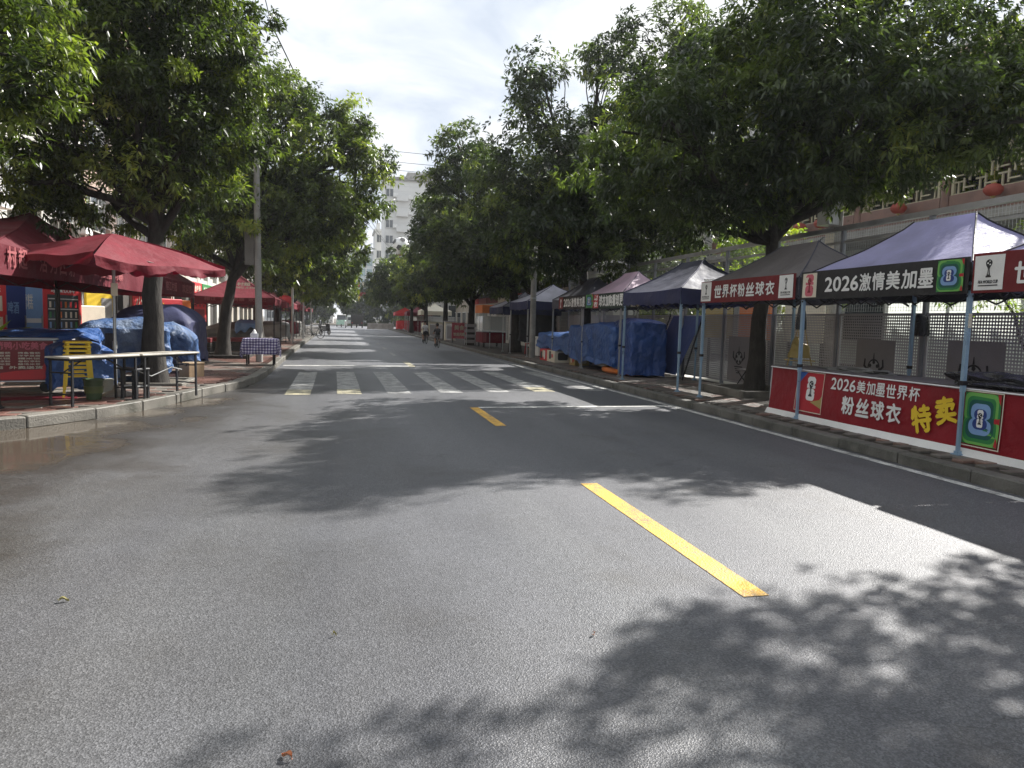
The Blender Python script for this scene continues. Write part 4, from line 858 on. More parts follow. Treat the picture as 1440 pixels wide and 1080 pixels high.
for x_ in (-.6, .6):
    for y_ in (-.92, 0, .92): MB().box((x_, y_, 1.33), (.035, .035, .98)).build('upright', M['steel'], fc)
MB().box((-.61, 0, 1.25), (.008, 1.8, .75)).build('glass', glass_mat('cart_glass'), fc); MB().box((0, -.925, 1.25), (1.16, .008, .75)).build('glass', bpy.data.materials['cart_glass'], fc)
MB().box((-.3, -.3, 1.25), (.02, .9, .7)).box((.1, -.5, 1.25), (.7, .02, .7)).build('price_sheet', M['ink_cream'], fc)
MB().bbox((0, 0, 2.0), (1.35, 2.05, .42), .02).build('sign_box', M['ink_orange'], fc)
p = Print((-.63, -1.027, 1.80), (1, 0, 0), (0, 0, 1), (0, -1, 0)); p.rect(.55, .02, 1.25, .4, 'ink_rosy'); p.text('烧烤', .65, .08, 1.15, .34, 'ink_orange', .01); p.build('lettering', fc)
p = Print((-.627, -.95, .27), (1, 0, 0), (0, 0, 1), (0, -1, 0)); p.rect(.02, .02, .22, .5, 'ink_faded'); p.text('小吃', .3, .1, .95, .42, 'ink_maroon', .01); p.build('lettering', fc)
for x_ in (-.5, .5):
    for y_ in (-.7, .7): MB().lathe([(.02, -.03), (.12, -.03), (.13, -.01), (.13, .01), (.12, .03), (.02, .03)], 14, (x_, y_, .13), 0, 'x').build('wheel', M['rubber'], fc, 40)
rk = thing('crate_rack', 'narrow grey rack of stacked trays left of the red food cart', 'rack', (7.15, 40.6, .13))
for x_ in (-.3, .3):
    for y_ in (-.3, .3): MB().box((x_, y_, .62), (.04, .04, 1.24)).build('upright', M['steel'], rk)
for z_ in (.2, .5, .8, 1.1): MB().bbox((0, 0, z_), (.58, .58, .16), .02).build('tray', M['perf_board'], rk)
drape('garment_cover', 'black cloth hung under the second white tent beside the food cart', (8.9, 33.4, .13), .9, .7, 1.9, .55, 12, M['black'], fold=.08, cat='cloth')
def stool(label, loc, m_='ink_red', h=.45, w_=.28, g=None, name='stool', rz=0):
    t = thing(name, label, 'stool', loc, rz, g); MB().bbox((0, 0, h), (w_, w_, .03), .02).build('seat', M[m_], t)
    for sx in (-1, 1):
        for sy in (-1, 1): MB().tube([(sx * w_ * .5, sy * w_ * .5, 0), (sx * w_ * .38, sy * w_ * .38, h - .01)], [.02, .024], 4).build('leg', M[m_], t)
    [MB().bar((-w_ * .44, s_ * w_ * .44, h * .5), (w_ * .44, s_ * w_ * .44, h * .5), .02).build('brace', M[m_], t) for s_ in (-1, 1)]; return t
stool('red plastic stool under the white peaked tent', (7.9, 30.4, .13)); 
wb = thing('cool_box', 'dirty white cool box standing right of the concrete power pole', 'box', (7.9, 28.0, .13)); MB().bbox((0, 0, .4), (.6, .5, .7), .03).build('body', M['white'], wb); MB().bbox((0, 0, .78), (.64, .54, .07), .02).build('lid', M['white'], wb)
for k in (-.22, .22): MB().ball((k, -.15, .05), .045, 8).build('castor', M['rubber'], wb, 60)
sg = thing('sign_board', 'pinkish red sign board on the pavement beside a tree trunk', 'sign board', (6.95, 43.6, .13)); MB().box((0, 0, .75), (.9, .05, .95)).build('board', M['ink_pink'], sg)
for k in (-.4, .4): MB().box((k, .05, .4), (.04, .04, .8)).build('leg', M['dark_steel'], sg)
p = Print((-.45, -.025, .28), (1, 0, 0), (0, 0, 1), (0, -1, 0)); p.text('美食', .15, .5, .75, .8, 'ink_cream', .01); p.text('欢迎光临', .1, .15, .8, .35, 'ink_cream', .01); p.build('lettering', sg)
cbx = thing('control_cabinet', 'pale green roadside control cabinet behind the two cyclists', 'cabinet', (6.95, 47.5, .13)); MB().bbox((0, 0, .65), (.7, .5, 1.2), .02).build('body', M['ink_cream'], cbx); MB().bbox((0, 0, 1.28), (.78, .58, .06), .02).build('lid', M['perf_board'], cbx); MB().box((0, -.256, .65), (.6, .012, 1.0)).build('door', M['white'], cbx)
for k, y_ in enumerate((45.2, 49.6, 52.0, 54.4)):
    rl = thing('railing', ('pale green railing section right of the control cabinet', 'pale green railing section just left of the control cabinet', 'pale green railing section behind the white-shirted cyclist', 'farthest pale green railing section beside the kerb')[k], 'railing', (6.6, y_, .13), 0, 'railing sections by the kerb')
    for z_ in (.15, 1.0): MB().box((0, 0, z_), (.04, 2.3, .04)).build('rail', M['perf'], rl)
    b0 = MB().box((0, 0, .5), (.025, .025, 1.0)).mesh('bar', M['perf'])
    for i in range(12): link('bar', b0, rl, (0, -1.1 + i * .2, .05))
# ------------------------------------------------------------------ left pavement: red tents, umbrella, tables, covered stalls
GRL = 'red pop-up tents on the left pavement'
t1 = tent('large dark red tent at the left edge lettered with six pale characters', -6.7, 11.0, -4.45, 19.6, 'cloth_darkred', 'cloth_darkred', zb=1.96, ze=2.36, zr=3.25, rl=.06, legm='dark_steel', g=GRL, seed=31, zg=.15)
t2 = tent('second dark red tent, behind the thick black trunk and the umbrella', -6.7, 19.7, -4.45, 24.4, 'cloth_darkred', 'cloth_darkred', zb=1.98, ze=2.42, zr=3.4, rl=.06, legm='dark_steel', g=GRL, seed=32, zg=.15)
t3 = tent('red peaked tent between the forked tree and the grey steel pole', -5.1, 27.2, -2.3, 30.2, 'cloth_red', 'cloth_red', zb=1.86, ze=2.12, zr=2.98, rl=.03, legm='dark_steel', g=GRL, seed=33, zg=.15)
def side_print(t, xf, y0, rows):
    p = Print(Vector((xf, y0, 0)) - t.location, (0, 1, 0), (0, 0, 1), (1, 0, 0))
    p.o.z = -t.location.z; p.k = 30
    for s_, u0, u1, v0, v1, ink in rows: p.text(s_, u0, v0, u1, v1, ink, .006)
    p.build('lettering', t)
side_print(t1, -4.43, 11.0, [('村', .25, .53, 2.06, 2.34, 'ink_faded'), ('超', .60, .88, 2.06, 2.34, 'ink_faded'), ('活', 1.32, 1.60, 2.06, 2.34, 'ink_faded'), ('力', 1.72, 2.0, 2.06, 2.34, 'ink_faded'), ('四', 2.12, 2.40, 2.06, 2.34, 'ink_faded'), ('射', 2.52, 2.80, 2.06, 2.34, 'ink_faded'), ('三宝侗寨', 4.2, 5.6, 2.12, 2.30, 'ink_faded')])
side_print(t2, -4.43, 19.8, [('榕江村超', .6, 1.9, 2.08, 2.32, 'ink_faded'), ('欢迎您', 2.6, 3.9, 2.08, 2.32, 'ink_faded')])
p = Print(Vector((-4.9, 27.18, 1.9)) - t3.location, (1, 0, 0), (0, 0, 1), (0, -1, 0)); p.k = 20
p.text('榕江  三宝侗寨  欢迎您', .25, .06, 2.3, .18, 'ink_faded', .004); p.build('lettering', t3)
p = Print(Vector((-4.0, 27.75, 2.42)) - t3.location, (1, 0, 0), (0, .52, .86), (0, -.86, .52)); p.k = 16; p.text('村超', .35, .12, .8, .26, 'ink_cream', .006); p.text('贵州榕江 乡村足球', .1, 0, 1.15, .08, 'ink_cream', .003); p.build('lettering', t3)
# the market umbrella: square, with a centre pole, scalloped edge and ribs
um = thing('market_umbrella', 'faded square red market umbrella on a centre pole over the folding tables', 'umbrella', (-3.52, 12.75, .12), R_(57))
HS = 1.27; HSY = 1.08; snu = sine_noise(6, 77, 3.5)
def usurf(a):
    c0 = [(-HS, -HSY), (HS, -HSY), (HS, HSY), (-HS, HSY)][a]; c1 = [(HS, -HSY), (HS, HSY), (-HS, HSY), (-HS, -HSY)][a]
    def fn(u, v):
        ex = c0[0] + (c1[0] - c0[0]) * u; ey = c0[1] + (c1[1] - c0[1]) * u
        z = 2.60 - .40 * v ** 1.1 - .05 * math.sin(math.pi * u) * v + .022 * snu((ex * v, ey * v, 0)) * v - .035 * math.sin(math.pi * u * 2) ** 2 * v * v
        return (ex * v, ey * v, z - (.05 * v if a == 0 else 0))
    return fn
mb = MB()
for a in range(4): mb.grid(usurf(a), 24, 12)
cu = mb.build('canopy', M['cloth_red'], um, 25)
mb = MB()
for a in range(4):
    f = usurf(a)
    mb.grid(lambda u, v: tuple(np.array(f(u, 1)) + np.array([0, 0, -v * (.10 + .035 * abs(math.sin(u * math.pi * 7)) + .03 * snu((u * 5, a, v)))]) + np.array([.03 * snu((u * 6, a, 2)) * v, .03 * snu((u * 6, a, 4)) * v, 0])), 40, 3)
mb.build('scalloped_edge', M['cloth_red'], um, 40)
MB().grid(lambda u, v: ((u - .5) * 1.5 + .5, -HSY * .93 + v * .5, 2.13 - .05 * math.sin(math.pi * u) + .14 * v), 8, 4).build('lining_patch', M['lining'], um, 60)
MB().tube([(0, 0, 0), (0, 0, 1.2), (0, 0, 2.62)], .024, 10).build('pole', M['steel'], um, 60); MB().tube([(0, 0, .78), (0, 0, .9)], .034, 10).build('clamp', M['steel'], um, 60); MB().lathe([(.26, 0), (.26, .06), (.06, .12), (.04, .2)], 16).build('base', M['concrete'], um, 50)
for sx, sy in ((-1, -1), (1, -1), (1, 1), (-1, 1), (0, -1), (1, 0), (0, 1), (-1, 0)): MB().bar((0, 0, 2.46), (sx * HS * .95, sy * HSY * .95, 2.06), .014).build('rib', M['dark_steel'], um)
MB().box((-.02, -.03, 1.72), (.12, .012, .2)).build('paper_tag', M['ink_cream'], um)
# folding tables
M['table_top'] = pbr('worn_table_top', (.42, .40, .35), .35, .2, 3, dirt=(.2, .17, .12), damt=.5)
def folding_table(label, loc, rz):
    t = thing('folding_table', label, 'table', loc, rz, 'folding tables at the kerb')
    MB().bbox((0, 0, .735), (1.24, .46, .025), .01).build('table_top', M['table_top'], t); MB().box((0, 0, .705), (1.18, .40, .03)).build('apron', M['dark_steel'], t)
    for sx in (-.56, .56):
        for sy in (-.2, .2): MB().bar((sx, sy, 0), (sx * .98, sy, .7), .028).build('leg', M['dark_steel'], t)
        MB().bar((sx, -.2, .22), (sx, .2, .22), .02).build('stretcher', M['dark_steel'], t); MB().bar((sx, -.2, .52), (sx, .2, .52), .02).build('stretcher', M['dark_steel'], t)
        MB().bar((sx, 0, .50), (sx * .35, 0, .69), .016).build('brace', M['dark_steel'], t)
    return t
TD = Vector((-2.74 + 4.0, 13.25 - 11.15, 0)); TD.normalize(); TZ = math.atan2(TD.y, TD.x); T0 = Vector((-3.84, 11.22, .10))
folding_table('near folding table with a worn pale top, in front of the yellow stools', T0 + TD * .62, TZ)
folding_table('far folding table with a worn pale top, in front of the thick black trunk', T0 + TD * 1.90, TZ)
bn = thing('stool', 'black wooden stool standing under the joint of the two folding tables', 'stool', (-3.12, 12.3, .15), TZ)
MB().bbox((0, 0, .46), (.34, .28, .03), .01).build('seat', M['black'], bn)
for sx in (-.14, .14):
    for sy in (-.11, .11): MB().box((sx, sy, .225), (.035, .035, .45)).build('leg', M['black'], bn)
[MB().bar((-.14, s_ * .11, .2), (.14, s_ * .11, .2), .025).build('brace', M['steel'], bn) for s_ in (-1, 1)]
wr = thing('wire_hook', 'bent white wire sticking out beside the black stool', 'wire', (-2.8, 12.45, .15)); MB().tube([(-.28, -.1, .42), (-.12, 0, .34), (.16, .1, .48), (.30, .14, .44)], .008, 5).build('wire', M['white'], wr, 60)
# yellow stools, a tall stack
GY = 'yellow plastic stools stacked by the tarpaulin'
for k in range(4): stool(('lowest', 'second lowest', 'third', 'topmost')[k] + ' yellow plastic stool of the stack behind the near folding table', (-4.0 + .006 * k, 12.5, .15 + k * .065), 'ink_yellow', .66, .36, GY, 'plastic_stool', .3 + .04 * k)
M['bucket_band'] = pbr('bucket_band', (.14, .19, .04), .5, .3, 5, dirt=(.05, .05, .02), damt=.7); M['bucket'] = pbr('green_bucket', (.03, .075, .02), .5, .3, 5, dirt=(.04, .05, .02), damt=.7)
bk = thing('bucket', 'green plastic bucket on the wet pavement under the near folding table', 'bucket', (-3.66, 12.15, .15)); bk.scale = (.85, .85, .85); MB().lathe([(.12, 0), (.16, .34), (.175, .35), (.175, .37), (.15, .36), (.11, .02)], 18).build('shell', M['bucket'], bk, 40); MB().tube([(-.165, 0, .33), (-.1, 0, .2), (0, .0, .15), (.1, 0, .2), (.165, 0, .33)], .006, 5).build('handle', M['steel'], bk, 60); MB().lathe([(.146, .12), (.160, .24)], 18).build('band', M['bucket_band'], bk, 40)
# snack cart with a menu poster
sc_ = thing('snack_cart', 'metal snack cart with a red menu poster on its side', 'food cart', (-5.25, 13.35, .15), R_(14))
MB().bbox((0, 0, .52), (1.35, .75, .68), .015).build('body', M['steel'], sc_); MB().bbox((0, 0, .875), (1.42, .82, .03), .01).build('counter', M['steel'], sc_)
p = Print((-.66, -.375, .2), (1, 0, 0), (0, 0, 1), (0, -1, 0)); p.rect(0, 0, 1.3, .64, 'ink_maroon'); p.rect(0, 0, .36, .64, 'ink_black'); p.rrect(.04, .05, .3, .3, .08, 'ink_teal'); p.poly([(.4, .02), (1.28, .02), (1.28, .40), (1.1, .18), (.8, .16), (.55, .12), (.4, .16)], 'ink_rosy')
p.text('榕江特色烤鸭小吃美食', .05, .50, 1.22, .62, 'ink_pink', .004)
for r in range(5):
    for c_ in (.42, .82): p.text(('烤鱼香肠', '洋芋豆腐', '糯米饭', '卷粉凉粉', '酸汤米豆')[r], c_, .43 - r * .045, c_ + .3, .46 - r * .045, 'ink_cream', .001)
p.text('联系电话', .40, .19, .62, .235, 'ink_cream', .002); p.text('外卖送货', .70, .19, 1.15, .235, 'ink_cream', .002); p.build('menu_poster', sc_)
for sx in (-.55, .52):
    for sy in (-.3, .3): MB().lathe([(.03, -.025), (.085, -.025), (.09, -.01), (.09, .01), (.085, .025), (.03, .025)], 14, (sx, sy, .09), 0, 'y').build('wheel', M['rubber'], sc_, 40)
MB().tube([(.66, -.2, .28), (.98, -.2, .36), (.98, .2, .36), (.66, .2, .28)], .014, 6).build('handle', M['steel'], sc_, 60)
GT2 = 'blue tarpaulins on the left pavement stalls'
drape('tarpaulin', 'deep blue tarpaulin thrown over the snack cart with the menu poster', (-4.95, 13.75, .15), 0.88, .56, 1.02, .84, 61, M['tarp'], R_(14), fold=.04, top=.12, hem=.10, group=GT2, sag=.3)
drape('tarpaulin', 'narrow blue tarpaulin fold hanging to the ground behind the yellow stools', (-4.1, 13.0, .15), .42, .34, .85, .1, 62, M['tarp'], R_(30), fold=.10, hem=.06, group=GT2)
drape('tarpaulin', 'pale-topped blue tarpaulin over the stall left of the thick black trunk', (-4.25, 15.9, .15), 0.78, .78, 1.18, .2, 63, M['tarp_faded'], R_(20), fold=.09, top=.2, hem=.1, group=GT2, sag=.4)
drape('tarpaulin', 'crumpled blue and white tarpaulin just right of the thick black trunk', (-3.75, 18.0, .15), .45, .5, 1.15, .42, 64, M['tarp_faded'], 0, fold=.12, top=.25, hem=.15, group=GT2, sag=.6)
drape('cover_cloth', 'dark navy cover over a tall stall behind the thick black trunk', (-4.6, 20.5, .15), .95, 1.3, 1.55, .1, 65, M['cloth_navy2'], 0, fold=.05, top=.45, cat='cloth')
for k, (x, y, r, l) in enumerate(((-3.95, 14.1, .25, 'brown wooden plank leaning against the blue stall, right one'), (-4.15, 14.0, .2, 'brown wooden plank leaning against the blue stall, left one'))):
    pk = thing('plank', l, 'plank', (x, y, .15), 0, 'planks leaning on the stall'); MB().bar((0, -r, 0), (-.05, r * .4, .95), .14, .03).build('board', M['bark'], pk)
rg = thing('mat', 'red carpet strip on the wet pavement before the snack cart', 'mat', (-4.55, 12.25, .153), R_(18)); MB().bbox((-.6, 0, .004), (2.4, .42, .008), .003).build('carpet', M['cloth_red'], rg)
# checked tablecloth table
M['gingham'] = None
def gingham():
    m, N, L, b = nodes('gingham_cloth'); tc = N.new('ShaderNodeTexCoord'); sp = N.new('ShaderNodeSeparateXYZ'); L.new(tc.outputs['UV'], sp.inputs[0])
    f = lambda o_: math_(N, L, 'GREATER_THAN', math_(N, L, 'FRACT', math_(N, L, 'MULTIPLY', o_, 1 / .075)), .5)
    s_ = math_(N, L, 'MULTIPLY', math_(N, L, 'ADD', f(sp.outputs[0]), f(sp.outputs[1])), .5)
    L.new(ramp_(N, L, s_, [(.0, (.62, .60, .66)), (.5, (.20, .17, .32)), (1, (.05, .035, .12))]), b.inputs['Base Color']); b.inputs['Roughness'].default_value = .8; return m
M['gingham'] = gingham()
tb = thing('side_table', 'small table on thin wooden legs beneath the checked tablecloth', 'table', (-2.12, 20.75, .15)); MB().bbox((0, 0, .70), (.78, .52, .03), .01).build('table_top', M['table_top'], tb)
for sx in (-.34, .34):
    for sy in (-.21, .21): MB().box((sx, sy, .345), (.04, .04, .69)).build('leg', M['bark'], tb)
def gcloth():
    mb = MB(); snq = sine_noise(5, 5, 6); hx, hy, zt, dp = .43, .30, .722, .42; uv = []
    nu, nv = 44, 40; P = []
    for i in range(nu + 1):
        for j in range(nv + 1):
            a = -(hx + dp) + 2 * (hx + dp) * i / nu; b_ = -(hy + dp) + 2 * (hy + dp) * j / nv
            dx = max(0, abs(a) - hx); dy = max(0, abs(b_) - hy); dd = max(dx, dy) if min(dx, dy) == 0 else math.hypot(dx, dy) * .92
            x = max(-hx, min(hx, a)); y = max(-hy, min(hy, b_)); wv = .035 * math.sin((a - b_) * 16) * min(1, dd / .3)
            if dx > 0: x += math.copysign(.02 + .1 * dd * .35 + wv, a)
            if dy > 0: y += math.copysign(.02 + .1 * dd * .35 + wv, b_)
            P.append((x, y, zt - dd + .004 * snq((a * 3, b_ * 3, 0)))); uv.append((a, b_))
    k = nv + 1; F = [(i * k + j, (i + 1) * k + j, (i + 1) * k + j + 1, i * k + j + 1) for i in range(nu) for j in range(nv)]
    mb.add(P, F); me = mb.mesh('tablecloth', M['gingham'], 60); l = me.uv_layers.new(name='UV')
    for lp in me.loops: l.data[lp.index].uv = uv[lp.vertex_index]
    return me
tag(link('tablecloth', gcloth(), None, (-2.12, 20.75, .15)), 'purple and white checked tablecloth hanging almost to the pavement', 'tablecloth')
tg = thing('tissue_box', 'white box with a pointed lid standing on the checked tablecloth', 'box', (-2.3, 20.85, .875)); MB().bbox((0, 0, .06), (.2, .14, .12), .01).build('carton', M['ink_white'], tg); MB().lathe([(.09, .12), (.05, .17), (.01, .24)], 8, (0, 0, 0)).build('paper_tuft', M['ink_white'], tg, 60)
tree_pit('dark timber-edged tree pit at the foot of the forked tree', (-3.65, 24.3), (1.7, 1.6), .14, 'bark')
tree_pit('low stone tree pit at the foot of the thick black trunk', (-3.5, 15.1), (1.3, 1.3), .09)
# poles
M['grey_cab2'] = pbr('weathered_board', (.15, .14, .125), .7, .25, 2)
up = pole('utility_pole', 'tall concrete utility pole beside the checked tablecloth, cross-arm above the leaves', (-2.3, 22.1, .12), .10, .075, 9.6, 'concrete', (-.12, .05))
MB().bar((-.55, 0, 9.35), (.52, 0, 9.35), .09, .07).build('cross_arm', M['steel'], up)
for x_ in (-.48, .46): MB().lathe([(.03, 0), (.055, .02), (.03, .05), (.055, .07), (.03, .1), (.02, .14)], 10, (x_, 0, 9.39)).build('insulator', M['concrete'], up, 50)
MB().bbox((-.26, .02, 3.3), (.26, .12, 1.0), .01).build('meter_board', M['grey_cab2'], up)
for k, (x, y, h) in enumerate(((-2.35, 37.5, 3.0), (-2.3, 47, 3.2), (-2.25, 58, 3.2))):
    q_ = pole('sign_post', ('nearest', 'middle', 'farthest')[k] + ' of the thin grey posts standing along the left kerb', (x, y, .12), .05, .05, h, 'steel', g='thin posts along the left kerb'); MB().tube([(0, 0, 0), (0, 0, .05)], .1, 10).build('base', M['steel'], q_, 60)
# more covered goods by the second and third tents
drape('tarpaulin', 'grey tarpaulin over goods under the red peaked tent', (-4.0, 29.2, .15), 1.0, .9, 1.05, .5, 71, M['tarp_grey'], 0, fold=.06, top=.2, sag=.4)
drape('tarpaulin', 'small sky blue tarpaulin lying over the grey covered goods', (-3.35, 28.6, .15), .42, .5, 1.16, .8, 72, M['ink_sky'], 0, fold=.08, top=.2, sag=.3)
for k, (x, y, l) in enumerate(((-3.55, 27.3, 'long brown wooden counter in front of the grey tarpaulin'), (-5.2, 26.2, 'brown wooden counter left of the forked tree'))):
    b_ = thing('wooden_counter', l, 'counter', (x, y, .15), 0, 'wooden counters under the tents')
    for z_ in (.14, .3, .46): MB().bbox((0, 0, z_), (1.9, .5, .14), .01).build('plank', M['cloth_maroon' if z_ > .4 else 'bark'], b_)
    for sx in (-.85, .85): MB().box((sx, 0, .035), (.08, .4, .07)).build('foot', M['bark'], b_)
# red tents further along the left pavement
for k, (y, l) in enumerate(((38.5, 'red tent just beyond the nearest thin grey post'), (44.5, 'red tent by the pavement trees before the parked bicycle'), (51, 'red tent directly left of the parked bicycle'), (59, 'small far red tent beyond the parked bicycle'), (70, 'farthest small red tent on the left pavement'))):
    tent(l, -5.6, y, -2.7, y + 3, 'cloth_red', 'cloth_red', zb=1.9, ze=2.2, zr=3.0, rl=.03, legm='dark_steel', g=GRL, seed=40 + k, zg=.15)
for k, (x, y, l, c_) in enumerate(((-3.6, 40, 'dark covered stall under the red tent by the nearest thin post', 'tarp_grey'), (-4.0, 46, 'pale covered stall under the red tent before the bicycle', 'ink_grey'), (-3.8, 52.3, 'reddish covered stall left of the parked bicycle', 'cloth_red'), (-4, 60.5, 'dark covered stall under the small far red tent', 'tarp_grey'))):
    drape('covered_stall', l, (x, y, .15), .9, .9, 1.0, .2, 80 + k, M[c_], 0, fold=.05, top=.15, cat='covered stall')
ln = thing('red_lantern', 'round red lantern hanging over the left pavement by the thin post', 'lantern', (-2.9, 40.5, 2.25)); MB().ball((0, 0, 0), .42, 14, 0, (1, 1, .8)).build('shade', M['ink_rosy'], ln, 60); MB().tube([(0, 0, .33), (0, 0, .45)], .12, 10).tube([(0, 0, -.45), (0, 0, -.33)], .12, 10).build('cap', M['ink_gold'], ln, 60)

# ------------------------------------------------------------------ left side buildings with shops
M['tile_beige'] = pbr('beige_wall_tile', (.42, .38, .31), .6, .12, 1.2, .1, 30, dirt=(.22, .19, .15), dscale=.6, damt=.6)
M['tile_white'] = pbr('white_wall_tile', (.55, .54, .50), .55, .1, 1.2, .1, 30, dirt=(.28, .26, .22), dscale=.6, damt=.55)
M['tile_pink'] = pbr('pink_wall_tile', (.45, .33, .27), .6, .12, 1.2, .1, 30, dirt=(.25, .19, .15), dscale=.6, damt=.55)
M['pane'] = pbr('window_glass', (.05, .06, .065), .08, .2, 1.0, spec=.8, fine=0, rvar=.03); M['shutter'] = pbr('roller_shutter', (.33, .33, .32), .5, .1, 2, metal=.3); M['interior'] = pbr('dark_interior', (.05, .045, .04), .8, .2, 1)
M['frame_alu'] = pbr('window_frame', (.55, .55, .53), .45, .1, 2)
def left_building(label, y0, y1, h, wall, xf=-9.6, dep=9, sign=None, seed=0):
    t = thing('apartment_building', label, 'building', (xf, (y0 + y1) / 2, .1)); L = y1 - y0; q = random.Random(seed)
    nb = max(2, int(round(L / 3.6))); bw = L / nb; G = 3.4
    # wall with real openings: piers and spandrels
    mb = MB(); mb.box((-dep / 2 - .3, 0, h / 2), (dep - .6, L, h)); nf = int((h - G) / 3.1)
    for k in range(nb + 1): mb.box((-.15, -L / 2 + k * bw, h / 2), (.30, .9 if 0 < k < nb else .5, h))
    for f in range(nf + 1):
        z0 = G + f * 3.1
        for k in range(nb): mb.box((-.16, -L / 2 + (k + .5) * bw, z0 + .45 if f else G - .1), (.28, bw - (.9 if 0 < k < nb - 1 else .7), 1.5 if f else .9))
    mb.box((-dep / 2, 0, h + .2), (dep + .3, L + .1, .4)); mb.build('wall', M[wall], t)
    fr = MB(); ww = bw - .9
    for s_ in (-ww / 2, -ww / 6, ww / 6, ww / 2): fr.box((0, s_, 0), (.05, .05, 1.6))
    for z_ in (-.78, .3, .78): fr.box((0.003, 0, z_), (.05, ww, .05))
    fr = fr.mesh('window', M['frame_alu']); pn = MB().box((-.03, 0, 0), (.01, ww, 1.6)).mesh('pane', M['pane'])
    cg = MB()
    for i in range(int(ww / .14) + 1): cg.box((.5, -ww / 2 + i * .14, 0), (.016, .016, 1.5))
    for z_ in (-.75, 0, .75): cg.box((.5, 0, z_), (.02, ww, .02)).box((.25, -ww / 2, z_), (.5, .02, .02)).box((.25, ww / 2, z_), (.5, .02, .02))
    cg = cg.mesh('window_cage', M['steel']); ac = MB().bbox((.2, 0, 0), (.32, .8, .55), .02).mesh('air_conditioner', M['white'])
    for f in range(nf):
        for k in range(nb):
            yc = -L / 2 + (k + .5) * bw; zc = G + f * 3.1 + 2.0
            w_ = link('window', fr, t, (-.2, yc, zc)); link('pane', pn, w_)
            if q.random() < .6: link('window_cage', cg, t, (-.02, yc, zc))
            if q.random() < .35: link('air_conditioner', ac, t, (0, yc + bw * .38, zc - .9))
    for k in range(nb):
        yc = -L / 2 + (k + .5) * bw
        MB().box((-.27, yc, 1.32), (.04, bw - .5, 2.62)).build('shutter' if k % 3 == 2 else 'shop_front', M['shutter' if k % 3 == 2 else 'interior'], t)
        c_ = ('ink_rosy', 'ink_green', 'ink_cream', 'ink_red', 'ink_yellow')[(k + seed) % 5]
        sb = MB().bbox((.14, yc, 3.05), (.16, bw - .3, .8), .02).build('shop_sign', M[c_], t)
        p = Print((.22, yc - bw * .36, 2.75), (0, 1, 0), (0, 0, 1), (1, 0, 0)); s_ = ('榕江小吃', '百货批发', '烟酒副食', '牛瘪米粉', '五金电器')[(k + seed * 2) % 5]; u = (bw * .72) / 4
        for i, ch in enumerate(s_): p.text(ch, i * u + .06, .1, i * u + u - .06, .5, 'ink_cream' if c_ != 'ink_cream' else 'ink_rosy', .012)
        p.build('lettering', sb)
    return t
left_building('beige tiled apartment block at the left edge with caged windows', 3, 17, 16.5, 'tile_beige', seed=1)
left_building('white tiled block with shops behind the second dark red tent', 17.2, 31, 19.5, 'tile_white', seed=2)
left_building('pinkish tiled block behind the red peaked tent', 31.2, 46, 17, 'tile_pink', seed=3)
left_building('far white block behind the left pavement trees', 46.2, 66, 19, 'tile_white', seed=4)
left_building('farthest beige block of the left row', 66.3, 96, 16, 'tile_beige', seed=5)
vs_ = thing('hanging_sign', 'white wall sign with red characters at the left picture edge', 'sign', (-8.6, 18.4, 4.6)); MB().bbox((0, 0, 0), (1.4, .18, 2.2), .02).build('panel', M['ink_cream'], vs_); MB().bar((-.95, 0, .8), (-.7, 0, .8), .05).bar((-.95, 0, -.8), (-.7, 0, -.8), .05).build('bracket', M['dark_steel'], vs_)
p = Print((-.7, -.09, -1.1), (1, 0, 0), (0, 0, 1), (0, -1, 0)); p.text('宾', .25, 1.15, 1.15, 2.0, 'ink_rosy', .03); p.text('馆', .25, .2, 1.15, 1.05, 'ink_rosy', .03); p.build('lettering', vs_)
# shop goods on the forecourt
def cabinet(name, label, cat, c, d, m_, prints=None, glass=False, rz=0):
    t = thing(name, label, cat, c, rz); MB().bbox((0, 0, d[2] / 2), d, .03).build('body', M[m_], t)
    if glass:
        p = Print((d[0] / 2, -d[1] / 2, 0), (0, 1, 0), (0, 0, 1), (1, 0, 0)); MB().box((d[0] / 2 + .004, 0, d[2] * .52), (.012, d[1] * .78, d[2] * .68)).build('glass_door', M['pane'], t)
        for k in range(5): MB().box((d[0] / 2 + .012, 0, d[2] * (.22 + k * .145)), (.01, d[1] * .76, .03)).build('shelf', M['frame_alu'], t)
        q = random.Random(int(c[1] * 10))
        for k in range(4):
            for i in range(6): MB().box((d[0] / 2 + .012, -d[1] * .33 + i * d[1] * .13, d[2] * (.235 + k * .145) + .1), (.008, .06, .17)).build('bottle', M[q.choice(('ink_rosy', 'ink_cream', 'ink_green', 'ink_orange', 'ink_sky'))], t)
        p.text('冰镇饮料', d[1] * .2, d[2] * .89, d[1] * .8, d[2] * .96, 'ink_white', .006); p.build('lettering', t)
    if prints:
        p = Print((d[0] / 2, -d[1] / 2, 0), (0, 1, 0), (0, 0, 1), (1, 0, 0))
        for pr in prints:
            if pr[0] == 't': p.text(pr[1], *[a * b_ for a, b_ in zip(pr[2:6], (d[1], d[2], d[1], d[2]))], pr[6], .004)
            else: p.rect(*[a * b_ for a, b_ in zip(pr[1:5], (d[1], d[2], d[1], d[2]))], pr[5])
        p.build('print', t)
    MB().box((d[0] / 2 + .02, d[1] * .42, d[2] * .5), (.03, .025, .3)).build('handle', M['steel'], t); return t
M['grey_cab'] = pbr('grey_cabinet_paint', (.40, .42, .40), .4, .08, 2, dirt=(.25, .25, .22), damt=.4)
rzs = R_(-32)
FX = -8.1
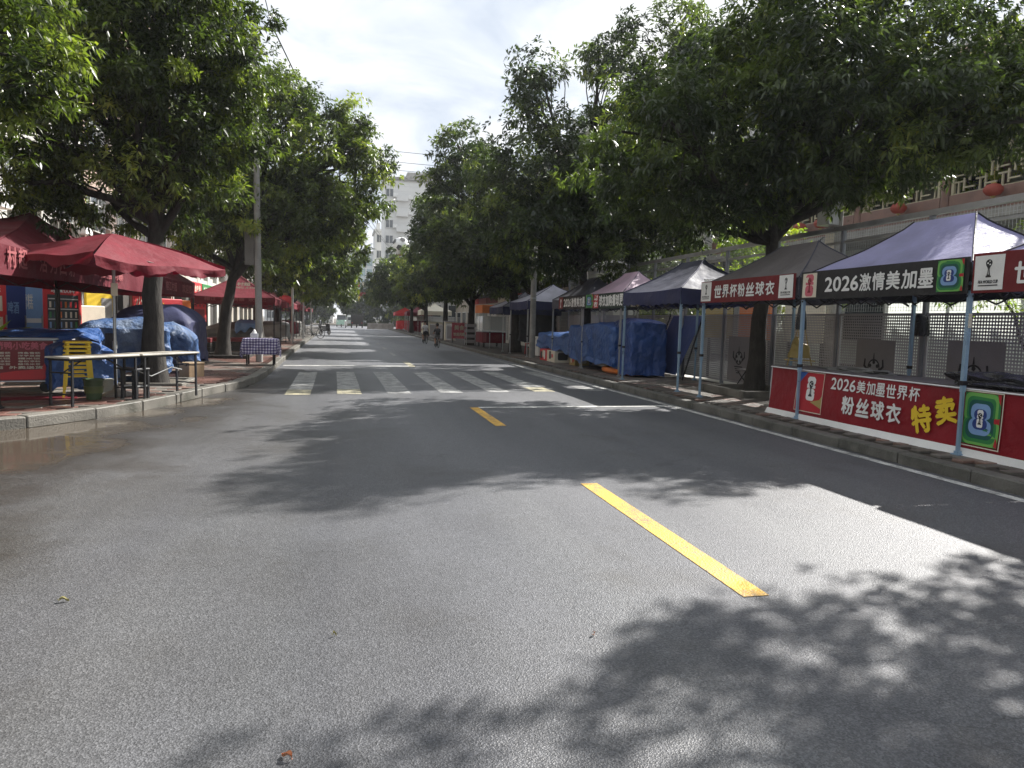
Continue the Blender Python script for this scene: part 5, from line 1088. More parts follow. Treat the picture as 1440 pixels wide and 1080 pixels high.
cabinet('grey_cabinet', 'tall grey metal cabinet with small black lettering before the shop', 'cabinet', (FX, 18.1, .2), (.7, 1.05, 2.15), 'grey_cab', [('t', '榕江县供电', .25, .72, .75, .76, 'ink_black'), ('t', '有电危险', .25, .60, .75, .66, 'ink_black')], rz=rzs)
cabinet('drinks_fridge', 'slim red drinks fridge right of the grey metal cabinet', 'fridge', (FX, 19.4, .2), (.6, .62, 1.98), 'ink_rosy', [('r', .2, .62, .8, .80, 'ink_cream'), ('r', .2, .30, .8, .55, 'ink_cream'), ('t', '可乐', .25, .84, .75, .92, 'ink_cream')], rz=rzs)
cabinet('drinks_fridge', 'dark navy drinks fridge between the slim red and pale blue ones', 'fridge', (FX, 20.4, .2), (.6, .7, 1.95), 'ink_navy', [('t', '啤酒', .3, .6, .7, .75, 'ink_sky')], rz=rzs)
cabinet('drinks_fridge', 'pale blue drinks fridge right of the dark navy one', 'fridge', (FX, 21.4, .2), (.6, .75, 1.95), 'ink_sky', [('r', .1, .48, .9, .54, 'ink_white'), ('t', '雪糕', .2, .66, .6, .86, 'ink_white')], rz=rzs)
cabinet('drinks_fridge', 'red glass-door fridge with shelves of bottles behind the umbrella pole', 'fridge', (FX, 23.6, .2), (.7, 1.25, 2.0), 'ink_rosy', None, True, rz=rzs)
cabinet('display_case', 'yellow and white snack display case right of the glass-door fridge', 'display case', (FX, 26.0, .2), (.7, 1.1, 1.45), 'ink_cream', [('r', .05, .05, .6, .6, 'ink_yellow'), ('r', .62, .05, .95, .6, 'ink_orange')], rz=rzs)
cabinet('poster_stand', 'yellow poster stand with a red figure left of the black trunk', 'poster', (FX, 27.6, .2), (.1, 1.1, 2.3), 'ink_yellow', [('r', .1, .15, .5, .5, 'ink_rosy'), ('r', .55, .1, .95, .75, 'ink_grey')], rz=rzs)
cabinet('poster_stand', 'black poster stand with red print left of the black trunk', 'poster', (FX, 29.0, .2), (.1, 1.0, 2.2), 'ink_black', [('r', .1, .1, .8, .35, 'ink_rosy'), ('r', .2, .45, .8, .6, 'ink_grey'), ('t', '烧烤', .2, .15, .7, .3, 'ink_white')], rz=rzs)
cabinet('light_box', 'narrow white light box with vertical black characters at the left edge', 'sign', (-6.9, 15.4, .2), (.3, .42, 1.35), 'ink_cream', [('t', '卡', .25, .74, .75, .9, 'ink_teal'), ('t', '拉', .25, .54, .75, .70, 'ink_black'), ('t', '宾', .25, .34, .75, .5, 'ink_black'), ('t', '馆', .25, .14, .75, .3, 'ink_black')], rz=rzs)
cabinet('notice_board', 'small red notice board on the wall right of the black trunk', 'sign', (FX, 33.2, 1.5), (.08, 1.0, .8), 'ink_rosy', [('t', '小心', .15, .2, .85, .8, 'ink_cream')], rz=rzs)
for k, (y, m_, l) in enumerate(((35, 'ink_red', 'red shop display under the forked tree, left one'), (37.5, 'ink_orange', 'orange and red shop display seen past the forked tree'), (41, 'ink_rosy', 'red shop display with a white top behind the grey tarpaulin'))):
    cabinet('shop_display', l, 'shop display', (FX + .3, y, .2), (.8, 1.8, 1.9), m_, [('r', .1, .1, .4, .45, 'ink_cream'), ('r', .5, .3, .9, .8, 'ink_maroon'), ('t', '特产', .1, .6, .45, .9, 'ink_yellow')], rz=rzs)
def pot_plant(label, c, n, h, seed, mat='leaf_lime'):
    t = thing('potted_plant', label, 'plant', c); q = np.random.default_rng(seed); MB().lathe([(.12, 0), (.17, .26), (.18, .28), (.15, .28)], 14).build('pot', M['paver_red'], t, 40)
    C = np.zeros((n, 3)); C[:, 2] = .3; A = q.normal(size=(n, 3)) * .5; A[:, 2] = 1; A /= np.linalg.norm(A, axis=1, keepdims=True)
    V, tt = leaf_geometry(C, A, np.full(n, .6), 8, h, h * .1, q, .4); link('foliage', leaves_mesh('foliage', V, tt, M[mat]), t)
pot_plant('spiky potted plant before the grey metal cabinet', (-6.9, 16.6, .45), 14, .8, 3)
pot_plant('small potted plant beside the white light box', (-7.1, 16.2, .2), 9, .6, 4)
sc2 = thing('scooter', 'dark scooter parked between the forked tree and the wooden counter', 'scooter', (-5.6, 28.5, .15), R_(20))
def scooter_parts(t, m_='black'):
    for x_ in (-.62, .62):
        w_ = MB().lathe([(.13, -.045), (.21, -.05), (.235, -.02), (.235, .02), (.21, .05), (.13, .045)], 18, (x_, 0, .235), 0, 'y').build('wheel', M['rubber'], t, 40); MB().lathe([(.02, -.04), (.12, -.03), (.12, .03), (.02, .04)], 14, (x_, 0, .235), 0, 'y').build('rim', M['steel'], w_, 40)
    MB().add([(-.78, -.13, .42), (-.05, -.15, .36), (-.05, .15, .36), (-.78, .13, .42), (-.85, -.1, .72), (-.1, -.13, .70), (-.1, .13, .70), (-.85, .1, .72)], [(3, 2, 1, 0), (4, 5, 6, 7), (0, 1, 5, 4), (1, 2, 6, 5), (2, 3, 7, 6), (3, 0, 4, 7)]).build('body', M[m_], t)
    MB().bbox((-.42, 0, .75), (.7, .26, .09), .03).build('seat', M['black'], t); MB().box((.15, 0, .33), (.5, .28, .06)).build('floor', M[m_], t)
    MB().add([(.42, -.16, .3), (.52, -.19, .3), (.52, .19, .3), (.42, .16, .3), (.36, -.16, .92), (.44, -.17, .92), (.44, .17, .92), (.36, .16, .92)], [(3, 2, 1, 0), (4, 5, 6, 7), (0, 1, 5, 4), (1, 2, 6, 5), (2, 3, 7, 6), (3, 0, 4, 7)]).build('front_shield', M[m_], t)
    MB().tube([(.62, 0, .24), (.42, 0, .95)], .03, 8).build('fork', M['steel'], t, 60); MB().tube([(.36, -.34, 1.02), (.42, -.1, .98), (.42, .1, .98), (.36, .34, 1.02)], .018, 6).build('handlebar', M['black'], t, 60); MB().ball((.48, 0, .9), .08, 10, 0, (.6, 1, 1)).build('headlight', M['ink_white'], t, 60)
    for s_ in (-.28, .28): MB().tube([(.4, s_, 1.0), (.42, s_ * 1.1, 1.14)], .008, 5).ball((.42, s_ * 1.1, 1.18), .055, 8, 0, (.4, 1, .8)).build('mirror', M['black'], t, 60)
scooter_parts(sc2)
# parked bicycle at the left kerb
M['spoke'] = M['steel']
def bicycle(label, loc, rz, s_=1.0, col='ink_grey', name='bicycle', lean=0):
    t = thing(name, label, 'bicycle', loc, rz); t.scale = (s_, s_, s_); R = .33
    for x_ in (-.52, .52):
        w_ = MB().tube([(x_ + R * math.cos(a), 0, R + R * math.sin(a)) for a in np.linspace(0, 6.283, 29)[:-1]], .022, 6, closed=True).build('wheel', M['rubber'], t, 60)
        mb = MB()
        for a in np.linspace(0, 6.283, 13)[:-1]: mb.bar((x_, 0, R), (x_ + R * math.cos(a), 0, R + R * math.sin(a)), .005)
        mb.tube([(x_, -.04, R), (x_, .04, R)], .025, 8).build('spokes', M['steel'], w_)
    pts = dict(bb=(-.08, 0, .28), seat=(-.22, 0, .78), head=(.36, 0, .78), headlo=(.40, 0, .62), rear=(-.52, 0, R), front=(.52, 0, R))
    for a, b_ in (('bb', 'seat'), ('bb', 'headlo'), ('seat', 'head'), ('bb', 'rear'), ('seat', 'rear'), ('headlo', 'front'), ('head', 'headlo')): MB().tube([pts[a], pts[b_]], .017, 8).build('frame_tube', M[col], t, 60)
    MB().tube([(-.22, 0, .76), (-.24, 0, .88)], .014, 8).build('seat_post', M['steel'], t, 60); MB().bbox((-.25, 0, .90), (.26, .14, .05), .03).build('saddle', M['black'], t)
    MB().tube([(.36, 0, .78), (.35, 0, .95)], .014, 8).tube([(.30, -.28, .99), (.36, -.1, .96), (.36, .1, .96), (.30, .28, .99)], .012, 6).build('handlebar', M['black'], t, 60)
    MB().tube([(-.08, -.06, .28), (-.08, .06, .28)], .08, 14).build('chainring', M['dark_steel'], t, 60); MB().bar((-.08, .09, .28), (.04, .09, .16), .02).bar((-.08, -.09, .28), (-.20, -.09, .40), .02).build('crank', M['steel'], t)
    for (x_, y_, z_) in ((.05, .14, .15), (-.21, -.14, .41)): MB().box((x_, y_, z_), (.09, .1, .025)).build('pedal', M['black'], t)
    return t
bicycle('bicycle parked across the left kerb, its front wheel turned to the road', (-1.75, 50.2, .03), R_(40))

for k, (x, y, dx, rz, m_, l) in enumerate(((-3.75, 12.75, (.34, .26, .24), .5, 'grey_cab', 'pale foam box on the wet pavement behind the green bucket'), (-4.9, 16.9, (.5, .4, .35), .2, 'cardboard', 'brown cardboard box beside the pale-topped blue tarpaulin'), (-3.1, 16.6, (.4, .3, .28), .9, 'cardboard', 'small brown cardboard box behind the thick black trunk'))):
    M['cardboard'] = M.get('cardboard') or pbr('cardboard', (.30, .21, .12), .8, .2, 3)
    bx_ = thing('carton_box', l, 'box', (x, y, .15), rz); MB().bbox((0, 0, dx[2] / 2), dx, .008).build('carton', M[m_], bx_); MB().bbox((0, 0, dx[2] + .012), (dx[0] + .02, dx[1] + .02, .03), .006).build('lid', M[m_], bx_); MB().box((0, 0, dx[2] + .029), (.05, dx[1] + .022, .004)).build('tape', M['ink_cream'], bx_)
# ------------------------------------------------------------------ right side: hall with lattice windows, lanterns, shrubs
hb = thing('old_style_hall', 'old-style hall with yellow lattice windows and dark red columns behind the fence', 'building', (20.8, 24, -.74)); hb.scale = (1.6, 1.6, 1.6); HX = 13.0; L = 26
M['forecourt'] = pbr('pale_concrete', (.46, .45, .42), .8, .12, .8, dirt=(.3, .29, .27), damt=.4); M['hall_wall'] = pbr('hall_wall', (.52, .56, .50), .7, .1, 1.0, dirt=(.3, .3, .26), dscale=.6, damt=.5); M['hall_red'] = pbr('hall_red_timber', (.22, .125, .10), .55, .2, 2); M['lattice'] = pbr('lattice_yellow', (.44, .39, .27), .5, .15, 3); M['roof_tile'] = pbr('roof_tile', (.07, .065, .06), .7, .3, 4, .4, 20)
mb = MB(); mb.box((3.2, 0, 1.8), (6, L, 3.6)).box((3.5, 0, 4.9), (5.4, L, 2.6)).build('wall', M['hall_wall'], hb)
MB().box((-.6, 0, 3.62), (1.7, L + .4, .16)).build('balcony_slab', M['concrete'], hb)
for k in range(11):
    y = -L / 2 + .3 + k * 2.54; MB().tube([(-1.2, y, 3.7), (-1.2, y, 5.3)], .1, 10).build('column', M['hall_red'], hb, 60)
MB().box((-1.2, 0, 5.2), (.22, L + .4, .22)).build('beam', M['hall_red'], hb); MB().box((-1.22, 0, 5.45), (.10, L + .4, .28)).build('frieze', M['frame_alu'], hb); MB().box((-1.2, 0, 5.68), (.22, L + .4, .14)).build('upper_beam', M['hall_red'], hb)
la = MB(); W, H = 2.2, 1.0
for s_ in (-1, 1): la.box((0, s_ * W / 2, 0), (.06, .06, H + .06)).box((.002, 0, s_ * H / 2), (.055, W, .06))
q = random.Random(4)
for i in range(9):
    for j in range(4):
        y = -W / 2 + (i + .5) * W / 9; z = -H / 2 + (j + .5) * H / 4
        if (i + j) % 2: la.box((0, y, z), (.035, W / 9, .03)).box((.003, y + W / 18, z + .06), (.035, .03, H / 4))
        else: la.box((.003, y, z), (.035, .03, H / 4)).box((0, y - .03, z + H / 8), (.035, W / 9, .03))
la = la.mesh('lattice', M['lattice']); rail = MB().box((0, 0, 0), (.08, 2.3, .5)).mesh('parapet', M['hall_red'])
for k in range(10):
    y = -L / 2 + .3 + (k + .5) * 2.54
    link('lattice', la, hb, (-1.2, y, 4.62)); link('parapet', rail, hb, (-1.2, y, 3.88))
    wf = MB().box((.76, y, 4.9), (.06, 1.7, 2.0)).build('window', M['hall_red'], hb); MB().box((.72, y, 4.9), (.02, 1.4, 1.7)).build('pane', M['pane'], wf)
    if k % 2 == 0: d_ = MB().box((.17, y, 1.25), (.06, 1.3, 2.5)).build('door', M['hall_red'], hb); MB().box((.13, y + .4, 1.2), (.05, .04, .3)).build('handle', M['steel'], d_)
    else: wf = MB().box((.17, y, 1.7), (.06, 1.6, 1.3)).build('window', M['frame_alu'], hb); MB().box((.13, y, 1.7), (.02, 1.4, 1.1)).build('pane', M['pane'], wf)
rf = MB().add([(-1.5, -L / 2 - .4, 5.78), (-1.5, L / 2 + .4, 5.78), (3.5, L / 2 + .4, 6.7), (3.5, -L / 2 - .4, 6.7), (-1.5, -L / 2 - .4, 5.95), (-1.5, L / 2 + .4, 5.95), (3.5, L / 2 + .4, 6.87), (3.5, -L / 2 - .4, 6.87)], [(3, 2, 1, 0), (4, 5, 6, 7), (0, 1, 5, 4), (1, 2, 6, 5), (2, 3, 7, 6), (3, 0, 4, 7)])
rf = rf.build('roof', M['roof_tile'], hb)
tl = MB()
for k in range(int(L / .3)): y = -L / 2 + k * .3; tl.tube([(-1.52, y, 5.98), (3.5, y, 6.9)], .06, 5)
tag(tl.build('roof_tiles', M['roof_tile'], rf), kind='stuff')
M['lantern'] = pbr('lantern_red', (.48, .11, .08), .6, .1, 3, transl=.4)
for k, y in enumerate((12.0, 14.5, 17.3, 18.2)):
    ln = thing('red_lantern', ('red lantern under the eave at the right picture edge', 'red lantern above the ridge of the lilac blue tent', 'right one of the two red lanterns above the grey tent', 'left one of the two red lanterns above the grey tent')[k], 'lantern', (18.5, y * 1.486, 5.72), 0, 'red lanterns on the old-style hall'); ln.scale = (.9, .9, .9); c_ = MB().lathe([(.06, -.2), (.2, -.16), (.285, -.05), (.285, .05), (.2, .16), (.06, .2)], 16).build('shade', M['lantern'], ln, 60)
    MB().tube([(0, 0, -.24), (0, 0, -.2)], .08, 10).tube([(0, 0, .2), (0, 0, .24)], .08, 10).build('cap', M['ink_gold'], ln, 60); MB().tube([(0, 0, .24), (0, 0, 1.0)], .008, 5).build('cord', M['ink_gold'], ln); MB().lathe([(.04, -.42), (.03, -.24)], 8).build('tassel', M['ink_gold'], ln, 60)
def shrub(label, c, lobes, seed, mat, Lf=.13, dens=26):
    q = np.random.default_rng(seed); t = thing('shrub', label, 'shrub', c); C, A, T, _ = crown_points(lobes, dens, .28, 11, q, .5); V, tt = leaf_geometry(C, A, T, 7, Lf, Lf * .34, q); link('foliage', leaves_mesh('foliage', V, tt, M[mat]), t)
    mb = MB()
    for (x, y, z, r) in lobes: pts, rr = limb((0, 0, 0), (x, y, z), .04, .015, q); mb.tube(pts, rr, 5)
    mb.build('stem', M['bark'], t, 60)
shrub('sunlit yellow-green bush behind the fence, left of the big trunk', (11.6, 17.6, .1), [(0, 0, 3.2, 1.1), (-.6, .8, 3.9, .9), (.4, 1.8, 3.5, 1.1), (0, -.8, 2.4, 1.0), (.2, 1.4, 4.4, .7)], 1, 'leaf_lime')
shrub('pale climbing bush on the wire mesh at the right edge', (10.2, 8.6, .1), [(0, 0, 2.5, .8), (.2, -1.0, 2.6, .8), (0, 1.2, 2.2, .7), (0, -2, 2.3, .8)], 2, 'leaf_lime', .09)
shrub('bright lime potted shrub on the hall balcony at the right edge', (19.3, 19.0, 5.2), [(0, 0, 1.9, .9), (.1, 1.0, 1.6, .7), (0, -.8, 2.1, .8), (-.1, 1.6, 2.0, .6)], 3, 'leaf_lime', .16)
shrub('dark hanging shrub on the hall balcony above the grey tent', (19.5, 24.6, 5.2), [(0, 0, 1.3, 1.0), (0, 1.2, 1.0, .7)], 4, 'leaf', .13)
shrub('dense green bush behind the fence above the navy tent', (11.0, 23, .1), [(0, 0, 2.6, 1.2), (0, 1.6, 2.4, 1.1), (0, -1.5, 2.7, 1.2), (.3, .5, 3.5, .8)], 5, 'leaf', .16)
pp = pole('power_pole', 'grey power pole with boxes and wires behind the fence, right of the big tree', (10.6, 14.2, .1), .16, .14, 6.0, 'concrete')
MB().bbox((-.2, 0, 4.0), (.3, .4, .6), .03).build('meter_box', M['steel'], pp); MB().bbox((-.17, -.05, 3.2), (.02, .3, .8), .005).build('notice', M['ink_cream'], pp); MB().tube([(-.1, .22 + .18 * math.cos(a), 3.3 + .18 * math.sin(a)) for a in np.linspace(0, 6.28, 17)[:-1]], .015, 6, closed=True).build('wire_coil', M['black'], pp, 60); MB().bar((0, -.5, 4.5), (0, .5, 4.5), .07).build('cross_arm', M['dark_steel'], pp)
tag(MB().poly([(9.3, -6, .11), (19.2, -6, .11), (19.2, 27.4, .11), (9.3, 27.4, .11)]).build('forecourt', M['forecourt']), kind='structure')
M['screen'] = cloth('white_screen_sheet', (.74, .78, .72), .62, .6)
for k, (y0_, y1_, l) in enumerate(((2.5, 8.2, 'pale sheet screen behind the fence at the right picture edge'), (8.5, 13.2, 'pale greenish sheet screen behind the fence under the black 2026 valance'), (14.9, 18.8, 'pale sheet screen behind the fence between the big trunk and the navy tent'))):
    ss_ = thing('sheet_screen', l, 'screen', (11.2, (y0_ + y1_) / 2, .11), 0, 'sheet screens behind the fence'); W_ = y1_ - y0_
    MB().grid(lambda u, v: (.02 * math.sin(u * 23) + .012 * math.sin(u * 51), (u - .5) * W_, .05 + v * 2.25 - .04 * abs(math.sin(u * 9))), 50, 6).build('sheet', M['screen'], ss_, 60)
    for q_ in np.linspace(-.5, .5, 4): MB().box((.06, q_ * W_, 1.2), (.05, .05, 2.4)).build('pole', M['steel'], ss_)
    MB().box((.05, 0, 2.33), (.04, W_, .04)).build('rail', M['steel'], ss_)
# boards seen over the perforated panels
for k, (y, c_, l) in enumerate(((16.4, 'ink_orange', 'orange wooden board behind the fence under the navy tent'), (18.2, 'ink_gold', 'tan wooden board behind the fence right of the pink tent'), (14.4, 'ink_cream', 'cream board behind the fence left of the big trunk'))):
    nb_ = thing('notice_board', l, 'board', (10.1, y, .1), 0, 'boards behind the fence'); MB().box((0, 0, 1.65), (.05, 1.4, 1.1)).build('board', M[c_], nb_)
    for s_ in (-.6, .6): MB().box((.06, s_, 1.1), (.06, .06, 2.2)).build('leg', M['dark_steel'], nb_)
# low shop row behind the far stalls, then blocks further off
sr = thing('shop_row', 'low whitish shop row with roller shutters behind the blue tarpaulins', 'building', (10.6, 44, .1)); L = 33
MB().box((2.2, 0, 1.9), (4.4, L, 3.8)).build('wall', M['tile_white'], sr); MB().box((-.2, 0, 3.2), (1.0, L, .14)).build('awning', M['roof_tile'], sr)
for k in range(9):
    y = -L / 2 + 1.9 + k * 3.65; d_ = MB()
    for i in range(14): d_.box((-.03, y, .3 + i * .17), (.05, 2.9, .155))
    tag(d_.build('shutter', M['shutter' if k % 2 else 'frame_alu'], sr), kind='stuff')
    MB().box((-.05, y, 2.95), (.08, 3.2, .5)).build('shop_sign', M[('ink_rosy', 'ink_cream', 'ink_maroon', 'ink_faded')[k % 4]], sr)
def block(label, c, d, wall, nf, nw, face='-x', band=None, roof=True):
    t = thing('apartment_block', label, 'building', c); x, y, z = d; MB().box((0, 0, z / 2), d).build('wall', M[wall], t)
    if roof: MB().box((0, 0, z + .25), (x + .6, y + .6, .5)).build('roof', M['frame_alu'], t); MB().box((0, y * .1, z + 1.4), (x * .4, y * .3, 1.9)).build('stair_house', M[wall], t)
    for fc_ in face.split():
        if fc_ == '-x': fr = MB().box((0, 0, 0), (.1, y / nw * .62, 1.7)).mesh('window', M['frame_alu']); pn = MB().box((-.05, -y / nw * .155, 0), (.06, y / nw * .26, 1.5)).box((-.05, y / nw * .155, 0), (.06, y / nw * .26, 1.5)).mesh('pane', M['pane'])
        else: fr = MB().box((0, 0, 0), (x / nw * .62, .1, 1.7)).mesh('window', M['frame_alu']); pn = MB().box((-x / nw * .155, -.05, 0), (x / nw * .26, .06, 1.5)).box((x / nw * .155, -.05, 0), (x / nw * .26, .06, 1.5)).mesh('pane', M['pane'])
        for f in range(nf):
            zc = (f + .55) * z / nf
            for k in range(nw):
                s_ = (k + .5) / nw - .5; o_ = (-x / 2 - .03, s_ * y, zc) if fc_ == '-x' else (s_ * x, -y / 2 - .03, zc)
                w_ = link('window', fr, t, o_); link('pane', pn, w_)
    return t
block('white apartment block with barred windows seen over the pink tent', (22, 52, 0), (10, 34, 15), 'tile_white', 5, 9, '-x -y')
block('pinkish apartment block behind the trees right of the lanterns', (44, 46, 0), (14, 20, 19), 'tile_pink', 4, 4, '-x -y')
block('beige block behind the far right trees', (20, 84, 0), (12, 26, 12), 'tile_beige', 4, 7, '-x -y')
# the tall white tower, the block with the football, the glassy office block
M['tower'] = pbr('tower_tile', (.62, .62, .60), .6, .05, .3, fine=.03, dirt=(.4, .4, .38), dscale=.15, damt=.4)
tw = thing('tall_apartment_tower', 'tall white tiled tower rising above the football sign', 'building', (14.5, 150, 0)); MB().box((0, 0, 14), (13, 12, 28)).build('wall', M['tower'], tw); MB().box((0, 0, 28.3), (13.6, 12.6, .7)).build('parapet', M['concrete'], tw); MB().box((1, 0, 29.4), (6, 6, 1.8)).build('stair_house', M['concrete'], tw)
fr = MB().box((0, 0, 0), (1.5, .25, 1.7)).mesh('window', M['frame_alu']); pn = MB().box((-.36, -.14, 0), (.6, .04, 1.4)).box((.36, -.14, 0), (.6, .04, 1.4)).mesh('pane', M['pane']); bal = MB().box((0, -.5, 0), (2.2, 1.0, 1.0)).mesh('balcony', M['tower'])
for f in range(9):
    for x_ in (-5.6,): w_ = link('window', fr, tw, (x_, -6.02, 2 + f * 2.95)); link('pane', pn, w_)
    link('balcony', bal, tw, (-3.2, -6, 1 + f * 2.95))
ac = MB().bbox((0, -.35, 0), (.9, .5, .7), .03).mesh('air_conditioner', M['white'])
for f in range(9):
    if f % 3 != 1: link('air_conditioner', ac, tw, (-4.5, -6.0, 1.6 + f * 2.95))
    link('air_conditioner', ac, tw, (-1.6, -6.0, 1.3 + f * 2.95))
jl = MB()
for f in range(27): jl.box((0, -6.005, 1 + f * 1.0), (12.9, .02, .06))
jl.build('tile_band', M['frame_alu'], tw)
tw2 = block('narrow pale block directly left of the tall white tower', (7.8, 165, 0), (1.7, 10, 20), 'tower', 6, 1, '-y')
fb = thing('clubhouse', 'low block with a red wall panel and a big football on top', 'building', (10.2, 96, 0)); MB().box((1.6, 0, 4.4), (5.3, 10, 8.8)).box((-2.6, -.5, 6.8), (3.1, 8.8, 4.0)).build('wall', M['tile_white'], fb); MB().box((-2.9, -5.1, 8.2), (1.7, .3, 2.4)).build('red_panel', M['ink_maroon'], fb); MB().box((0, 0, 9.0), (9, 10.6, .3)).build('roof', M['concrete'], fb)
ba = MB().ball((-3.15, -5.1, 10.45), 1.02, 26).build('football', M['ink_white'], fb, 60); pt = MB(); ph = (1 + 5 ** .5) / 2
for v in ((0, 1, ph), (0, -1, ph), (0, 1, -ph), (0, -1, -ph), (1, ph, 0), (-1, ph, 0), (1, -ph, 0), (-1, -ph, 0), (ph, 0, 1), (-ph, 0, 1), (ph, 0, -1), (-ph, 0, -1)):
    n = (Matrix.Rotation(.35, 3, 'X') @ Matrix.Rotation(.3, 3, 'Z') @ Vector(v)).normalized(); u = n.cross(Vector((0, .3, 1))).normalized(); w_ = n.cross(u)
    pt.poly([Vector((-3.15, -5.1, 10.45)) + (n * .96 + (u * math.cos(k * 1.2566) + w_ * math.sin(k * 1.2566)) * .36).normalized() * 1.095 for k in range(5)])
pt.build('football_patch', M['ink_black'], ba)
for f in range(2):
    for k in range(3): w_ = MB().box((-.9 + k * 2.2, -5.03, 2.6 + f * 3.2), (1.5, .1, 1.7)).build('window', M['frame_alu'], fb); MB().box((-.9 + k * 2.2, -5.09, 2.6 + f * 3.2), (1.2, .04, 1.4)).build('pane', M['pane'], w_)
M['office'] = pbr('office_wall', (.42, .46, .48), .5, .08, .3); M['office_glass'] = pbr('office_glass', (.22, .30, .34), .15, .15, .2, spec=.6, fine=0)
of = thing('office_block', 'grey-blue glass office block closing the view at the street end', 'building', (7, 215, 0)); MB().box((0, 0, 9.8), (10, 8, 19.6)).build('wall', M['office'], of); MB().box((0, 0, 19.9), (10.4, 8.4, .6)).build('roof', M['concrete'], of)
for f in range(6): MB().box((-1.2, -4.06, 2.2 + f * 3.0), (5.6, .12, 2.0)).build('window_band', M['office_glass'], of); MB().box((-4.2, -4.06, 2.2 + f * 3.0), (.9, .12, 1.8)).build('window', M['office_glass'], of); MB().box((3.4, -4.06, 2.2 + f * 3.0), (1.8, .12, 1.8)).build('window', M['office_glass'], of)
for x_ in (-4, -2.1, -.3, 1.6): MB().box((x_, -4.1, 9.6), (.25, .16, 18.4)).build('mullion', M['frame_alu'], of)
block('pale hazy block left of the office block, behind the leaves', (-10, 190, 0), (16, 12, 12), 'tower', 4, 5, '-y')
block('low hazy block across the side street', (16, 180, 0), (14, 10, 9), 'tile_white', 3, 5, '-y')
# banners and pennants strung over the far end of the road
for k, (y, z, cols, l) in enumerate(((98, 4.0, ('ink_white', 'ink_cream', 'ink_yellow'), 'lower string of pale pennants across the road end'), (99.5, 5.9, ('ink_lime', 'ink_yellow', 'ink_pink', 'ink_cream'), 'upper string of coloured pennants across the road end'))):
    ps = thing('pennant_string', l, 'pennants', (2.5, y, z + .3), 0, 'pennant strings across the road end'); MB().tube([(-9 + 18 * i / 12, 0, .5 * (2 * i / 12 - 1) ** 2) for i in range(13)], .02, 4).build('line', M['white'], ps)
    for i in range(30):
        x_ = -8.7 + i * .6; z_ = .5 * (x_ / 9) ** 2; s_ = .42; MB().add([(x_ - s_ / 2, 0, z_), (x_ + s_ / 2, 0, z_), (x_ + .05, .05, z_ - .62 - .1 * (i % 3)), (x_ - s_ / 2, .03, z_), (x_ + s_ / 2, .03, z_), (x_ + .05, .07, z_ - .62 - .1 * (i % 3))], [(0, 2, 1), (3, 4, 5), (0, 1, 4, 3), (1, 2, 5, 4), (2, 0, 3, 5)]).build('pennant', M[cols[i % len(cols)]], ps)
rb = thing('street_banner', 'dark red banner stretched across the far road end under the pennants', 'banner', (2.6, 100, 4.75)); MB().grid(lambda u, v: (-3.6 + 7.2 * u, .04 * math.sin(u * 12), -.25 + .5 * v - .12 * math.sin(math.pi * u)), 20, 2).grid(lambda u, v: (-3.6 + 7.2 * u, .03 + .04 * math.sin(u * 12), -.25 + .5 * v - .12 * math.sin(math.pi * u)), 20, 2).build('cloth', M['ink_maroon'], rb, 60); MB().tube([(-8.5, .02, .5), (-3.6, .02, .2)], .015, 4).build('rope', M['white'], rb); MB().tube([(8.5, .02, .5), (3.6, .02, .2)], .015, 4).build('rope', M['white'], rb)
# stalls and barriers at the far right
for k, (x, y, c_, l) in enumerate(((8.2, 96, 'ink_rosy', 'far pink-red stall beyond the cargo tricycle'), (9.0, 88, 'cloth_maroon', 'far maroon stall at the right pavement end'), (8.4, 80, 'cloth_red', 'far red stall before the maroon one'), (8.4, 66, 'ink_cream', 'far cream stall behind the low dark tree'))):
    tent(l, x - 1.4, y, x + 1.4, y + 2.8, c_, c_, zb=1.9, ze=2.3, zr=3.0, rl=.02, legm='steel', g='far stalls of the right pavement', seed=90 + k, zg=.1, name='stall_tent'); drape('covered_stall', l.replace('stall', 'stall table', 1) + ', draped', (x, y + 1.2, .1), 1.1, .9, 1.2, .05, 95 + k, M[c_], 0, cat='covered stall')
ba_ = thing('road_barrier', 'low grey concrete barrier block at the far road side', 'barrier', (5.2, 101, 0)); MB().add([(-1.8, -.3, 0), (1.8, -.3, 0), (1.8, .3, 0), (-1.8, .3, 0), (-1.7, -.12, .8), (1.7, -.12, .8), (1.7, .12, .8), (-1.7, .12, .8)], [(3, 2, 1, 0), (4, 5, 6, 7), (0, 1, 5, 4), (1, 2, 6, 5), (2, 3, 7, 6), (3, 0, 4, 7)]).build('block', M['concrete'], ba_)
# ------------------------------------------------------------------ vehicles far down the road
def wheel(t, c, r, w_, ax='x'): a = MB().lathe([(r * .6, -w_ / 2), (r * .92, -w_ / 2), (r, -w_ * .3), (r, w_ * .3), (r * .92, w_ / 2), (r * .6, w_ / 2)], 18, c, 0, ax).build('wheel', M['rubber'], t, 40); MB().lathe([(.03, -w_ * .4), (r * .62, -w_ * .35), (r * .62, w_ * .35), (.03, w_ * .4)], 14, c, 0, ax).build('rim', M['steel'], a, 40)
tr = thing('cargo_tricycle', 'black cargo tricycle with a closed box driving away at the road end', 'cargo tricycle', (2.2, 108, 0)); MB().bbox((0, 0, 1.25), (1.75, 1.9, 1.3), .05).build('cargo_box', M['dark_steel'], tr); MB().box((0, -.96, 1.3), (1.5, .03, 1.05)).build('rear_door', M['black'], tr); MB().box((0, 0, .55), (1.5, 2.4, .12)).build('chassis', M['black'], tr); MB().bbox((0, 1.5, 1.2), (1.3, .9, 1.4), .1).build('cab', M['dark_steel'], tr)
